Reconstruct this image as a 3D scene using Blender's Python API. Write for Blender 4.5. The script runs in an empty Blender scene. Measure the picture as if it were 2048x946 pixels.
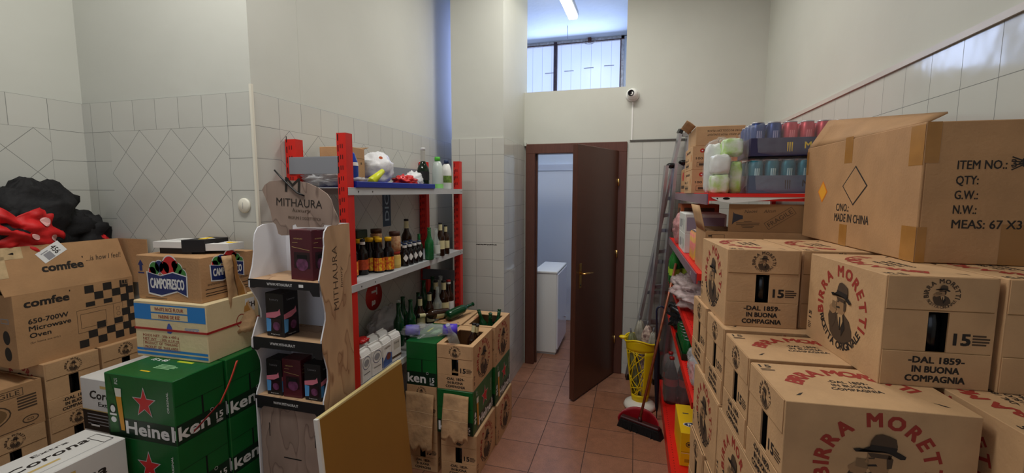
import bpy, math, random
from mathutils import Matrix, Vector, noise
PI = math.pi
SC = bpy.context.scene
COL = SC.collection
rnd = random.Random(7)

# ------------------------------------------------------------------ camera
YAW, PITCH, ROLL, FPX, EYE = 0.2733, 0.1024, -0.0019, 874.15, 1.70
cam_d = bpy.data.cameras.new('camera'); cam = bpy.data.objects.new('camera', cam_d); COL.objects.link(cam)
_cy, _sy, _cp, _sp = math.cos(YAW), math.sin(YAW), math.cos(PITCH), math.sin(PITCH)
FWD = Vector((-_sy*_cp, _cy*_cp, -_sp)); RGT0 = Vector((_cy, _sy, 0)); UP0 = RGT0.cross(FWD)
RGT = RGT0*math.cos(ROLL) - UP0*math.sin(ROLL); UPV = RGT0*math.sin(ROLL) + UP0*math.cos(ROLL)
m = Matrix((RGT, UPV, -FWD)).transposed().to_4x4(); m.translation = (0, 0, EYE)
cam.matrix_world = m
cam_d.sensor_fit = 'HORIZONTAL'; cam_d.sensor_width = 36; cam_d.lens = 36*FPX/2048
cam_d.clip_start = .02; cam_d.clip_end = 60
SC.camera = cam
SC.view_settings.view_transform = 'Standard'; SC.view_settings.look = 'None'
SC.view_settings.exposure = 0.5; SC.view_settings.gamma = 1; SC.view_settings.use_curve_mapping = False

def at(u, v, X=None, Y=None, Z=None):
    """measured point of the photograph -> place in the room, given one known coordinate"""
    a, b = (u-1024)/FPX, (473-v)/FPX
    d = FWD + RGT*a + UPV*b
    t = X/d.x if X is not None else (Y/d.y if Y is not None else (Z-EYE)/d.z)
    return Vector((0, 0, EYE)) + d*t

# ------------------------------------------------------------------ world, lights
w = bpy.data.worlds.new('world'); SC.world = w; w.use_nodes = True
w.node_tree.nodes['Background'].inputs[0].default_value = (.75, .82, 1, 1)
w.node_tree.nodes['Background'].inputs[1].default_value = .35
def area(name, loc, size, power, color, rot=(0, 0, 0), sy=None):
    l = bpy.data.lights.new(name, 'AREA'); l.energy = power; l.color = color; l.size = size
    if sy: l.shape = 'RECTANGLE'; l.size_y = sy
    o = bpy.data.objects.new(name, l); COL.objects.link(o); o.location = loc; o.rotation_euler = rot
    return o
area('ceiling_light_front', (-.35, 2.95, 3.50), 1.0, 16, (1, .98, .92), sy=.3)
area('ceiling_light_middle', (-1.25, .95, 3.50), 1.4, 24, (1, .98, .93), sy=.3)
area('front_fill', (-.6, -2.3, 1.9), 2.6, 3, (.93, .96, 1), rot=(PI/2, 0, PI), sy=1.6)  # weak fill added behind the camera, no known source
area('back_room_daylight', (-.8, 5.55, 3.15), 1.2, 12, (.50, .64, 1), rot=(-PI/2, 0, 0), sy=.6)
area('back_room_tube', (-.57, 4.75, 3.40), .2, 3, (1, .97, .85), sy=1.2)
area('recess_blue_fill', (-1.565, 4.05, 2.8), .12, 1.1, (.42, .5, 1), rot=(-PI/2, 0, 0), sy=1.0)  # blue lamp added to tint the recess wall

# ------------------------------------------------------------------ materials
def lin(c):
    return tuple(((x/255)/12.92 if x/255 <= .04045 else ((x/255+.055)/1.055)**2.4) for x in c) + (1,)
MATS = {}
def P(name, c, rough=.6, var=.0, scale=8, bump=0, bscale=40, metal=0, trans=0, ior=1.45, emit=0, alpha=1, stretch=None, c2=None, coat=0, spec=None):
    if name in MATS: return MATS[name]
    mt = bpy.data.materials.new(name); mt.use_nodes = True; nt = mt.node_tree; N = nt.nodes; L = nt.links
    b = N['Principled BSDF']; col = lin(c)
    b.inputs['Base Color'].default_value = col; b.inputs['Roughness'].default_value = rough
    b.inputs['Metallic'].default_value = metal; b.inputs['Transmission Weight'].default_value = trans
    b.inputs['IOR'].default_value = ior; b.inputs['Alpha'].default_value = alpha
    b.inputs['Coat Weight'].default_value = coat
    if spec is not None: b.inputs['Specular IOR Level'].default_value = spec
    if emit: b.inputs['Emission Color'].default_value = col; b.inputs['Emission Strength'].default_value = emit
    tc = N.new('ShaderNodeTexCoord'); mp = N.new('ShaderNodeMapping'); L.new(tc.outputs['Object'], mp.inputs[0])
    if stretch: mp.inputs['Scale'].default_value = stretch
    if var or c2:
        n = N.new('ShaderNodeTexNoise'); n.inputs['Scale'].default_value = scale; n.inputs['Detail'].default_value = 5
        L.new(mp.outputs[0], n.inputs['Vector'])
        r = N.new('ShaderNodeMix'); r.data_type = 'RGBA'
        cc = lin(c2) if c2 else tuple(x*(1-var) for x in col[:3]) + (1,)
        d = tuple(min(1, x*(1+var*.6)) for x in col[:3]) + (1,)
        r.inputs[6].default_value = cc; r.inputs[7].default_value = d
        rp = N.new('ShaderNodeMapRange'); rp.inputs[1].default_value = .35; rp.inputs[2].default_value = .65
        L.new(n.outputs[0], rp.inputs[0]); L.new(rp.outputs[0], r.inputs[0]); L.new(r.outputs[2], b.inputs['Base Color'])
    if bump:
        n2 = N.new('ShaderNodeTexNoise'); n2.inputs['Scale'].default_value = bscale; n2.inputs['Detail'].default_value = 4
        L.new(mp.outputs[0], n2.inputs['Vector'])
        bp = N.new('ShaderNodeBump'); bp.inputs['Strength'].default_value = bump; bp.inputs['Distance'].default_value = .01
        L.new(n2.outputs[0], bp.inputs['Height']); L.new(bp.outputs[0], b.inputs['Normal'])
    MATS[name] = mt
    return mt

def tile_mat(name, c, plane, size, off, diag=False, grout=(120, 122, 118), rough=.22, mottle=0, gw=.0022, c2=None):
    """square tiles from the object's own coordinates; plane 'xz','yz' or 'xy'"""
    mt = bpy.data.materials.new(name); mt.use_nodes = True; nt = mt.node_tree; N = nt.nodes; L = nt.links
    b = N['Principled BSDF']; tc = N.new('ShaderNodeTexCoord'); sp = N.new('ShaderNodeSeparateXYZ'); L.new(tc.outputs['Object'], sp.inputs[0])
    cb = N.new('ShaderNodeCombineXYZ'); L.new(sp.outputs['XYZ'.index(plane[0].upper())], cb.inputs[0]); L.new(sp.outputs['XYZ'.index(plane[1].upper())], cb.inputs[1])
    mp = N.new('ShaderNodeMapping'); mp.vector_type = 'TEXTURE' if False else 'POINT'
    L.new(cb.outputs[0], mp.inputs[0])
    sub = N.new('ShaderNodeVectorMath'); sub.operation = 'SUBTRACT'; sub.inputs[1].default_value = (off[0], off[1], 0)
    L.new(cb.outputs[0], sub.inputs[0]); L.new(sub.outputs[0], mp.inputs[0])
    if diag: mp.inputs['Rotation'].default_value = (0, 0, PI/4)
    br = N.new('ShaderNodeTexBrick'); br.offset = 0; br.squash = 1
    br.inputs['Scale'].default_value = 1; br.inputs['Brick Width'].default_value = size; br.inputs['Row Height'].default_value = size
    br.inputs['Mortar Size'].default_value = gw/2; br.inputs['Mortar Smooth'].default_value = .1; br.inputs['Bias'].default_value = 0
    col = lin(c); cc = lin(c2) if c2 else tuple(x*.93 for x in col[:3]) + (1,)
    br.inputs['Color1'].default_value = col; br.inputs['Color2'].default_value = cc; br.inputs['Mortar'].default_value = lin(grout)
    L.new(mp.outputs[0], br.inputs['Vector'])
    last = br.outputs['Color']
    if mottle:
        n = N.new('ShaderNodeTexNoise'); n.inputs['Scale'].default_value = 14; n.inputs['Detail'].default_value = 8; n.inputs['Roughness'].default_value = .7
        L.new(tc.outputs['Object'], n.inputs['Vector'])
        n3 = N.new('ShaderNodeTexNoise'); n3.inputs['Scale'].default_value = 190; n3.inputs['Detail'].default_value = 3
        L.new(tc.outputs['Object'], n3.inputs['Vector'])
        ad = N.new('ShaderNodeMath'); ad.operation = 'ADD'; L.new(n.outputs[0], ad.inputs[0]); L.new(n3.outputs[0], ad.inputs[1])
        rp = N.new('ShaderNodeMapRange'); rp.inputs[1].default_value = .75; rp.inputs[2].default_value = 1.3
        rp.inputs[3].default_value = 1-mottle; rp.inputs[4].default_value = 1+mottle
        L.new(ad.outputs[0], rp.inputs[0])
        mm = N.new('ShaderNodeVectorMath'); mm.operation = 'SCALE'; L.new(last, mm.inputs[0]); L.new(rp.outputs[0], mm.inputs['Scale']); last = mm.outputs[0]
    L.new(last, b.inputs['Base Color'])
    rr = N.new('ShaderNodeMapRange'); rr.inputs[3].default_value = rough; rr.inputs[4].default_value = .8
    L.new(br.outputs['Fac'], rr.inputs[0]); L.new(rr.outputs[0], b.inputs['Roughness'])
    bp = N.new('ShaderNodeBump'); bp.invert = True; bp.inputs['Strength'].default_value = .35; bp.inputs['Distance'].default_value = .003
    L.new(br.outputs['Fac'], bp.inputs['Height'])
    nw = N.new('ShaderNodeTexNoise'); nw.inputs['Scale'].default_value = 6; L.new(tc.outputs['Object'], nw.inputs['Vector'])
    bp2 = N.new('ShaderNodeBump'); bp2.inputs['Strength'].default_value = .12; bp2.inputs['Distance'].default_value = .02
    L.new(nw.outputs[0], bp2.inputs['Height']); L.new(bp.outputs[0], bp2.inputs['Normal']); L.new(bp2.outputs[0], b.inputs['Normal'])
    MATS[name] = mt
    return mt

def marble(name, c1, c2, scale=3):
    """pale wood print with thin meandering grain lines"""
    mt = bpy.data.materials.new(name); mt.use_nodes = True; nt = mt.node_tree; N = nt.nodes; L = nt.links
    b = N['Principled BSDF']; tc = N.new('ShaderNodeTexCoord')
    mp = N.new('ShaderNodeMapping'); mp.inputs['Scale'].default_value = (1, 1, .38); L.new(tc.outputs['Object'], mp.inputs[0])
    n = N.new('ShaderNodeTexNoise'); n.inputs['Scale'].default_value = scale*3; n.inputs['Detail'].default_value = 3; L.new(mp.outputs[0], n.inputs['Vector'])
    m1 = N.new('ShaderNodeMath'); m1.operation = 'MULTIPLY'; m1.inputs[1].default_value = 9; L.new(n.outputs[0], m1.inputs[0])
    m2 = N.new('ShaderNodeMath'); m2.operation = 'FRACT'; L.new(m1.outputs[0], m2.inputs[0])
    cr = N.new('ShaderNodeValToRGB'); e = cr.color_ramp.elements; e[0].color = lin(c2); e[1].color = lin(c1); e[0].position = .0; e[1].position = .13
    x = e.new(.75); x.color = lin(tuple(v*.93 for v in c1)); y = e.new(1); y.color = lin(tuple((v*2+q)/3 for v, q in zip(c1, c2)))
    L.new(m2.outputs[0], cr.inputs[0]); L.new(cr.outputs[0], b.inputs['Base Color']); b.inputs['Roughness'].default_value = .55
    MATS[name] = mt
    return mt

KRAFT = P('kraft', (200, 160, 117), .8, .10, 9, .12, 120)
KRAFTD = P('kraft_brown', (182, 140, 98), .8, .10, 9, .12, 120)
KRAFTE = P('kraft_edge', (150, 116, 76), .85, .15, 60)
TORN = P('torn_board', (196, 158, 116), .9, .25, 14, .5, 30)
INK = P('ink_black', (38, 32, 28), .7); INKB = P('ink_brown', (78, 60, 44), .7); INKM = P('ink_mid', (132, 104, 74), .7)
RED = P('ink_red', (158, 52, 40), .7); WHITE = P('print_white', (232, 232, 230), .55)
HOLE = P('slot_black', (8, 8, 10), .9); GLOSSK = P('slot_glass', (14, 16, 20), .15)
GREEN = P('heineken_green', (14, 96, 40), .38, .10, 5, .1, 20); GREEND = P('dark_green_print', (8, 42, 24), .4)
STAR = P('star_red', (205, 40, 40), .5); SILVER = P('star_outline', (205, 205, 205), .4)
BEER = P('beer_amber', (214, 148, 40), .5); FOAM = P('beer_foam', (228, 224, 210), .6); BTLG = P('printed_bottle', (40, 96, 44), .5, .3, 30)
BLUE = P('ink_blue', (38, 120, 196), .5); NAVY = P('ink_navy', (24, 42, 104), .5); YEL = P('ink_yellow', (240, 200, 30), .5)
CREAM = P('cream_board', (228, 208, 164), .7, .06, 6, .1, 60); WBOX = P('white_board', (222, 220, 216), .6, .04, 5)
BLACK = P('print_black', (22, 20, 24), .5); GREY = P('print_grey', (150, 150, 155), .5); GOLD = P('print_gold', (206, 178, 110), .5)
TAPE = P('brown_tape', (170, 120, 60), .22, .1, 20)
STEEL = P('shelf_grey', (186, 188, 190), .42, .06, 4); RACKR = P('rack_red', (206, 34, 24), .4, .12, 6)
SHELFR = P('shelf_red', (222, 30, 18), .42, .08, 5); ALU = P('aluminium', (188, 188, 194), .32, .12, 9, metal=.85)
PLASTER = P('plaster_wall', (203, 204, 195), .85, .03, 2.2, .14, 9)
WOOD = P('door_brown', (84, 50, 38), .32, .12, 10, stretch=(14, 14, 1.2)); WOODF = P('frame_brown', (94, 56, 44), .38, .12, 10, stretch=(14, 14, 1.2))
BRASS = P('brass', (212, 176, 110), .25, metal=1)
WPL = P('white_plastic', (236, 236, 232), .35); BPL = P('black_plastic', (18, 18, 20), .35)
FILM = P('clear_film', (236, 238, 240), .1, bump=1, bscale=28, trans=.0, alpha=.13)
FILMD = P('clear_film_dense', (226, 226, 228), .14, bump=1, bscale=24, alpha=.45)

# ------------------------------------------------------------------ geometry
_glyph = {}
def glyphs(s, bold, shear):
    bold = 0; k = (s, bold, shear)
    if k not in _glyph:
        c = bpy.data.curves.new('t', 'FONT'); c.body = s; c.size = 1; c.resolution_u = 2; c.offset = bold; c.shear = shear
        o = bpy.data.objects.new('t', c); COL.objects.link(o)
        dg = bpy.context.evaluated_depsgraph_get(); me = bpy.data.meshes.new_from_object(o.evaluated_get(dg))
        vs = [(v.co.x, v.co.y) for v in me.vertices]; fs = [tuple(p.vertices) for p in me.polygons]
        bpy.data.meshes.remove(me); bpy.data.objects.remove(o); bpy.data.curves.remove(c)
        if not vs: vs = [(0, 0), (.3, 0)]; fs = []
        _glyph[k] = (vs, fs, min(v[0] for v in vs), max(v[0] for v in vs), min(v[1] for v in vs), max(v[1] for v in vs))
    return _glyph[k]

class B:
    def __init__(s, T=None): s.v = []; s.f = []; s.mi = []; s.mats = []; s.sm = []; s.T = T or Matrix.Identity(4)
    def add(s, vs, fs, mat, smooth=False, T=None):
        M = s.T @ T if T is not None else s.T
        n = len(s.v)
        s.v += [tuple(M @ Vector(v)) for v in vs]
        flip = M.to_3x3().determinant() < 0
        if mat not in s.mats: s.mats.append(mat)
        i = s.mats.index(mat)
        for f in fs:
            g = tuple(n+j for j in f)
            s.f.append(g[::-1] if flip else g); s.mi.append(i); s.sm.append(smooth)
        return s
    def box(s, x0, x1, y0, y1, z0, z1, mat, bev=0, T=None):
        if bev <= 0:
            vs = [(x, y, z) for x in (x0, x1) for y in (y0, y1) for z in (z0, z1)]
            fs = [(0, 1, 3, 2), (4, 6, 7, 5), (0, 4, 5, 1), (2, 3, 7, 6), (0, 2, 6, 4), (1, 5, 7, 3)]
            return s.add(vs, fs, mat, T=T)
        b = bev; X = (x0, x1); Y = (y0, y1); Z = (z0, z1); vs = []; idx = {}
        for i in (0, 1):
            for j in (0, 1):
                for k in (0, 1):
                    sx, sy, sz = (1 if i == 0 else -1), (1 if j == 0 else -1), (1 if k == 0 else -1)
                    idx[i, j, k] = len(vs)
                    vs += [(X[i], Y[j]+sy*b, Z[k]+sz*b), (X[i]+sx*b, Y[j], Z[k]+sz*b), (X[i]+sx*b, Y[j]+sy*b, Z[k])]
        fs = []
        def q(a, flip):
            fs.append(tuple(a[::-1]) if flip else tuple(a))
        for i in (0, 1): q([idx[i, 0, 0], idx[i, 0, 1], idx[i, 1, 1], idx[i, 1, 0]], i == 1)
        for j in (0, 1): q([idx[0, j, 0]+1, idx[1, j, 0]+1, idx[1, j, 1]+1, idx[0, j, 1]+1], j == 1)
        for k in (0, 1): q([idx[0, 0, k]+2, idx[0, 1, k]+2, idx[1, 1, k]+2, idx[1, 0, k]+2], k == 1)
        for i in (0, 1):
            for j in (0, 1): q([idx[i, j, 0], idx[i, j, 0]+1, idx[i, j, 1]+1, idx[i, j, 1]], (i+j) % 2 == 1)
            for k in (0, 1): q([idx[i, 0, k], idx[i, 1, k], idx[i, 1, k]+2, idx[i, 0, k]+2], (i+k) % 2 == 1)
        for j in (0, 1):
            for k in (0, 1): q([idx[0, j, k]+1, idx[0, j, k]+2, idx[1, j, k]+2, idx[1, j, k]+1], (j+k) % 2 == 1)
        for (i, j, k), a in idx.items(): q([a, a+2, a+1], (i+j+k) % 2 == 1)
        return s.add(vs, fs, mat, T=T)
    def lathe(s, prof, mat, seg=16, T=None, smooth=True, cap=True, arc=1.0):
        vs = []; fs = []
        for r, z in prof:
            for i in range(seg): a = 2*PI*i/seg*arc; vs.append((r*math.cos(a), r*math.sin(a), z))
        for k in range(len(prof)-1):
            for i in range(seg if arc == 1 else seg-1):
                j = (i+1) % seg; fs.append((k*seg+i, k*seg+j, (k+1)*seg+j, (k+1)*seg+i))
        if cap and arc == 1:
            if prof[0][0] > 1e-4: fs.append(tuple(range(seg))[::-1])
            if prof[-1][0] > 1e-4: fs.append(tuple((len(prof)-1)*seg+i for i in range(seg)))
        return s.add(vs, fs, mat, smooth, T)
    def tube(s, pts, r, mat, seg=8, smooth=True, closed=False):
        pts = [Vector(p) for p in pts]; n = len(pts); vs = []; fs = []
        rr = r if isinstance(r, (list, tuple)) else [r]*n
        up = None
        for i, p in enumerate(pts):
            if closed: t = pts[(i+1) % n]-pts[i-1]
            else: t = pts[min(i+1, n-1)]-pts[max(i-1, 0)]
            t.normalize()
            if up is None: up = Vector((0, 0, 1)) if abs(t.z) < .9 else Vector((1, 0, 0))
            a = t.cross(up); a.normalize(); up = a.cross(t); up.normalize()
            for k in range(seg):
                th = 2*PI*k/seg; vs.append(tuple(p + a*math.cos(th)*rr[i] + up*math.sin(th)*rr[i]))
        for i in range(n if closed else n-1):
            for k in range(seg):
                i2 = (i+1) % n; fs.append((i*seg+k, i*seg+(k+1) % seg, i2*seg+(k+1) % seg, i2*seg+k))
        if not closed: fs.append(tuple(range(seg))[::-1]); fs.append(tuple((n-1)*seg+k for k in range(seg)))
        return s.add(vs, fs, mat, smooth)
    def bar(s, a, b_, w, h, mat, side=None):
        """rectangular bar from a to b, w across 'side', h the other way"""
        a = Vector(a); b_ = Vector(b_); t = (b_-a).normalized(); sd = Vector(side) if side else (Vector((0, 0, 1)) if abs(t.z) < .9 else Vector((1, 0, 0)))
        sd = (sd - t*sd.dot(t)).normalized(); n = t.cross(sd)
        vs = [tuple(p + sd*x*w/2 + n*y*h/2) for p in (a, b_) for x, y in ((-1, -1), (1, -1), (1, 1), (-1, 1))]
        return s.add(vs, [(3, 2, 1, 0), (4, 5, 6, 7), (0, 1, 5, 4), (1, 2, 6, 5), (2, 3, 7, 6), (3, 0, 4, 7)], mat)
    def prism(s, poly, z0, z1, mat, T=None, side=None):
        if sum(poly[i-1][0]*p[1]-p[0]*poly[i-1][1] for i, p in enumerate(poly)) < 0: poly = poly[::-1]
        n = len(poly); vs = [(x, y, z0) for x, y in poly] + [(x, y, z1) for x, y in poly]
        s.add(vs, [tuple(range(n))[::-1], tuple(range(n, 2*n))], mat, T=T)
        return s.add(vs, [(i, (i+1) % n, n+(i+1) % n, n+i) for i in range(n)], side or mat, T=T)
    def flat(s, F, poly, mat, lift=1):
        if sum(poly[i-1][0]*p[1]-p[0]*poly[i-1][1] for i, p in enumerate(poly)) < 0: poly = poly[::-1]
        return s.add([(x, y, .0004*lift) for x, y in poly], [tuple(range(len(poly)))], mat, T=F)
    def rect(s, F, cx, cy, w, h, mat, lift=1, rot=0):
        c, d = math.cos(rot), math.sin(rot)
        return s.flat(F, [(cx+x*w/2*c-y*h/2*d, cy+x*w/2*d+y*h/2*c) for x, y in ((-1, -1), (1, -1), (1, 1), (-1, 1))], mat, lift)
    def ell(s, F, cx, cy, rx, ry, mat, lift=1, n=24, rot=0):
        c, d = math.cos(rot), math.sin(rot)
        return s.flat(F, [(cx+rx*math.cos(2*PI*i/n)*c-ry*math.sin(2*PI*i/n)*d, cy+rx*math.cos(2*PI*i/n)*d+ry*math.sin(2*PI*i/n)*c) for i in range(n)], mat, lift)
    def ring(s, F, cx, cy, rx, ry, t, mat, lift=1, n=28, a0=0, a1=2*PI):
        vs = []; k = n+1
        for i in range(k):
            a = a0+(a1-a0)*i/n
            vs += [(cx+(rx-t)*math.cos(a), cy+(ry-t)*math.sin(a), .0004*lift), (cx+rx*math.cos(a), cy+ry*math.sin(a), .0004*lift)]
        return s.add(vs, [(2*i, 2*i+1, 2*i+3, 2*i+2) for i in range(n)], mat, T=F)
    def frame(s, F, cx, cy, w, h, t, mat, lift=1):
        for x, y, a, b_ in ((0, h/2, w+t, t), (0, -h/2, w+t, t), (-w/2, 0, t, h), (w/2, 0, t, h)): s.rect(F, cx+x, cy+y, a, b_, mat, lift)
        return s
    def text(s, F, cx, cy, h, st, mat, w=None, bold=.012, shear=0, lift=1, rot=0, align='c'):
        vs, fs, x0, x1, y0, y1 = glyphs(st, bold, shear)
        cap = glyphs('H', 0, 0)[5]; k = h/cap; kx = w/(x1-x0) if w else k
        ox = {'c': (x0+x1)/2, 'l': x0, 'r': x1}[align]; c, d = math.cos(rot), math.sin(rot); out = []
        sh = min(.05, max(0, bold-.001))*k*.8
        for qi, (ax, ay) in enumerate(((0, 0), (-1, -1), (1, -1), (1, 1), (-1, 1)) if sh > 0 else ((0, 0),)):
            out = []
            for x, y in vs:
                X, Y = (x-ox)*kx+ax*sh, y*k-h/2+ay*sh*.8
                out.append((cx+X*c-Y*d, cy+X*d+Y*c, .0004*lift+.00003*qi))
            s.add(out, fs, mat, T=F)
        return s
    def arc(s, F, cx, cy, R, a_mid, span, st, h, mat, bold=.03, top=True, lift=1):
        """letters on a circle; top: read clockwise, feet inward; else counter-clockwise, feet outward"""
        cap = glyphs('H', 0, 0)[5]; k = h/cap; ws = []
        for ch in st:
            if ch == ' ': ws.append(.28*k)
            else: g = glyphs(ch, bold, 0); ws.append((g[3]-g[2])*k)
        tot = sum(ws); gap = (span*R-tot)/max(1, len(st)-1); pos = -span*R/2
        for ch, wd in zip(st, ws):
            mid = pos+wd/2; pos += wd+gap
            if ch == ' ': continue
            vs, fs, x0, x1, y0, y1 = glyphs(ch, bold, 0); out = []
            th = a_mid-mid/R if top else a_mid+mid/R
            er = (math.cos(th), math.sin(th)); ex = (math.sin(th), -math.cos(th)) if top else (-math.sin(th), math.cos(th))
            ey = er if top else (-er[0], -er[1]); r0 = R if top else R+h
            sh = min(.05, max(0, bold-.001))*k*.8
            for qi, (ax, ay) in enumerate(((0, 0), (-1, -1), (1, -1), (1, 1), (-1, 1)) if sh > 0 else ((0, 0),)):
                out = []
                for x, y in vs:
                    X, Y = (x-(x0+x1)/2)*k+ax*sh, y*k+ay*sh*.8
                    out.append((cx+er[0]*r0+ex[0]*X+ey[0]*Y, cy+er[1]*r0+ex[1]*X+ey[1]*Y, .0004*lift+.00003*qi))
                s.add(out, fs, mat, T=F)
        return s
    def sheet(s, fn, nu, nv, mat, smooth=True, th=0):
        vs = [tuple(fn(i/nu, j/nv)) for j in range(nv+1) for i in range(nu+1)]; k = nu+1
        fs = [(j*k+i, j*k+i+1, (j+1)*k+i+1, (j+1)*k+i) for j in range(nv) for i in range(nu)]
        if th:
            n = len(vs); cen = []
            P0 = [Vector(v) for v in vs]; nor = [Vector((0, 0, 0)) for _ in vs]
            for f in fs:
                q = (P0[f[2]]-P0[f[0]]).cross(P0[f[3]]-P0[f[1]])
                for a in f: nor[a] += q
            for a in range(n): nor[a] = nor[a].normalized() if nor[a].length > 0 else Vector((0, 0, 1))
            vs = [tuple(P0[a]+nor[a]*th/2) for a in range(n)] + [tuple(P0[a]-nor[a]*th/2) for a in range(n)]
            fs2 = fs + [tuple(n+a for a in f[::-1]) for f in fs]
            for i in range(nu):
                fs2.append((i+1, i, n+i, n+i+1)); o = nv*k; fs2.append((o+i, o+i+1, n+o+i+1, n+o+i))
            for j in range(nv):
                fs2.append((j*k, (j+1)*k, n+(j+1)*k, n+j*k)); o = nu; fs2.append(((j+1)*k+o, j*k+o, n+j*k+o, n+(j+1)*k+o))
            fs = fs2
        return s.add(vs, fs, mat, smooth)
    def blob(s, c, r, mat, seed=0, amp=.15, freq=3, nu=28, nv=18, flat=0, power=1):
        c = Vector(c); vs = []; fs = []
        for j in range(nv+1):
            ph = -PI/2+PI*j/nv
            for i in range(nu):
                th = 2*PI*i/nu; sg = lambda q: math.copysign(abs(q)**power, q)
                d = Vector((sg(math.cos(ph))*sg(math.cos(th)), sg(math.cos(ph))*sg(math.sin(th)), sg(math.sin(ph))))
                k = 1+amp*noise.noise(d*freq+Vector((seed*3.1, seed, -seed)))+amp*.6*abs(noise.noise(d*freq*2.7+Vector((seed, 2, seed))))
                p = Vector((d.x*r[0]*k, d.y*r[1]*k, d.z*r[2]*k)); 
                if flat and p.z < -r[2]*flat: p.z = -r[2]*flat
                vs.append(tuple(c+p))
        for j in range(nv):
            for i in range(nu): fs.append((j*nu+i, j*nu+(i+1) % nu, (j+1)*nu+(i+1) % nu, (j+1)*nu+i))
        return s.add(vs, fs, mat, True)
    def mesh(s, name):
        me = bpy.data.meshes.new(name); me.from_pydata(s.v, [], s.f)
        for m_ in s.mats: me.materials.append(m_)
        me.polygons.foreach_set('material_index', s.mi); me.polygons.foreach_set('use_smooth', s.sm); me.update()
        return me
    def build(s, name, parent=None, loc=None, rz=0):
        o = bpy.data.objects.new(name, s.mesh(name)); COL.objects.link(o)
        if parent: o.parent = parent
        if loc: o.location = loc
        if rz: o.rotation_euler.z = rz
        return o

def Fr(n, x=0, y=0, z=0):
    """frame on a face: local x = reading right, y = up, z = outward"""
    ax = {'-Y': ((1, 0, 0), (0, 0, 1)), '+Y': ((-1, 0, 0), (0, 0, 1)), '+X': ((0, 1, 0), (0, 0, 1)), '-X': ((0, -1, 0), (0, 0, 1)),
          'T': ((1, 0, 0), (0, 1, 0)), 'TL': ((0, 1, 0), (-1, 0, 0)), 'TR': ((0, -1, 0), (1, 0, 0)), 'TB': ((-1, 0, 0), (0, -1, 0))}[n]
    a = Vector(ax[0]); b_ = Vector(ax[1]); c = a.cross(b_)
    M = Matrix((a, b_, c)).transposed().to_4x4(); M.translation = (x, y, z)
    return M
def tag(o, label=None, cat=None, group=None, kind=None):
    if label: o['label'] = label
    if cat: o['category'] = cat
    if group: o['group'] = group
    if kind: o['kind'] = kind
    return o
def thing(name, label, cat, loc=(0, 0, 0), rz=0, group=None, sc=None):
    o = bpy.data.objects.new(name, None); COL.objects.link(o); o.location = loc; o.rotation_euler.z = rz; o.empty_display_size = .05
    if sc: o.scale = sc
    return tag(o, label, cat, group)
def struct(name, b): return tag(b.build(name), kind='structure')
def dup(root, name=None, loc=None, rz=None, label=None, group=None, sc=None):
    r = root.copy(); COL.objects.link(r)
    if loc is not None: r.location = loc
    if rz is not None: r.rotation_euler.z = rz
    if sc: r.scale = sc
    if label: r['label'] = label
    if group: r['group'] = group
    for ch in list(root.children):
        c = ch.copy(); COL.objects.link(c); c.parent = r
        for g in list(ch.children):
            d = g.copy(); COL.objects.link(d); d.parent = c
    return r
# ------------------------------------------------------------------ the room
YB = 4.10; XL = -1.66; YP = 1.614; XC = -2.738; XR = 1.0; YF = -2.6; CZ = 3.60; Z0 = 2.140; TW = .1455
YBR = 5.70      # far wall of the back room
TG = (202, 202, 194)
tA = tile_mat('wall_tile_facing_room', TG, 'xz', TW, (XC+.07, Z0))
tB = tile_mat('wall_tile_side', TG, 'yz', TW, (YP, Z0))
tC = tile_mat('wall_tile_back', TG, 'xz', TW, (.052, Z0))
tD = tile_mat('wall_tile_column', TG, 'xz', TW*.985, (-1.406, Z0))
tE = tile_mat('wall_tile_right', TG, 'yz', .156, (.06, 2.184), rough=.12)
tdA = tile_mat('wall_tile_diamond_pillar', TG, 'xz', TW, (-2.55, Z0-TW), diag=True)
tdB = tile_mat('wall_tile_diamond_left', TG, 'yz', TW, (YP, Z0-TW), diag=True)
FLT = tile_mat('floor_tile', (156, 110, 87), 'xy', .307, (-.886, 3.664), grout=(66, 46, 40), rough=.38, mottle=.28, gw=.005, c2=(144, 96, 70))
TH = .008
# floor
b = B(); b.box(-3.0, 1.6, YF, 6.0, -.12, 0, FLT); struct('floor', b)
b = B(); b.box(-3.0, 1.6, YF, YB+.08, CZ, CZ+.1, PLASTER); struct('ceiling', b)
BLUEW = P('back_room_wall', (214, 222, 232), .7, .04, 3, .2, 20)
b = B(); b.box(-2.2, .6, YB+.08, 6.0, CZ-.01, CZ+.09, BLUEW); struct('ceiling', b)
# left wall: recess side, pillar face, long wall
b = B()
b.box(XC-.12, XC, YF, YP+.05, 0, CZ, PLASTER)
b.box(XC, XC+TH, YF, YP, Z0-TW, Z0, tB)
b.box(XC, XC+TH, YP-TW, YP, 0, Z0-TW, tB)
b.box(XC, XC+TH, YF, YP-TW, 0, Z0-TW, tdB)
struct('wall_left_recess', b)
b = B()
b.box(XC-.1, XL, YP, YP+.3, 0, CZ, PLASTER)
b.box(XC+TH, XL+TH, YP-TH, YP, Z0-TW, Z0, tA)
b.box(XC+TH, -2.55, YP-TH, YP, 0, Z0-TW, tA)
b.box(-2.55, -1.80, YP-TH, YP, 0, Z0-TW, tdA)
b.box(-1.80, XL+TH, YP-TH, YP, 0, Z0-TW, tA)
struct('wall_left_pillar', b)
b = B()
b.box(XL-.15, XL, YP+.301, YB, 0, CZ, PLASTER)
b.box(XL, XL+TH, YP, YB, Z0-TW, Z0, tB)
b.box(XL, XL+TH, YP, YP+TW, 0, Z0-TW, tB)
b.box(XL, XL+TH, YP+TW, 3.07, 0, Z0-TW, tdB)
b.box(XL, XL+TH, 3.07, YB, 0, Z0-TW, tB)
struct('wall_left', b)
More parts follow.
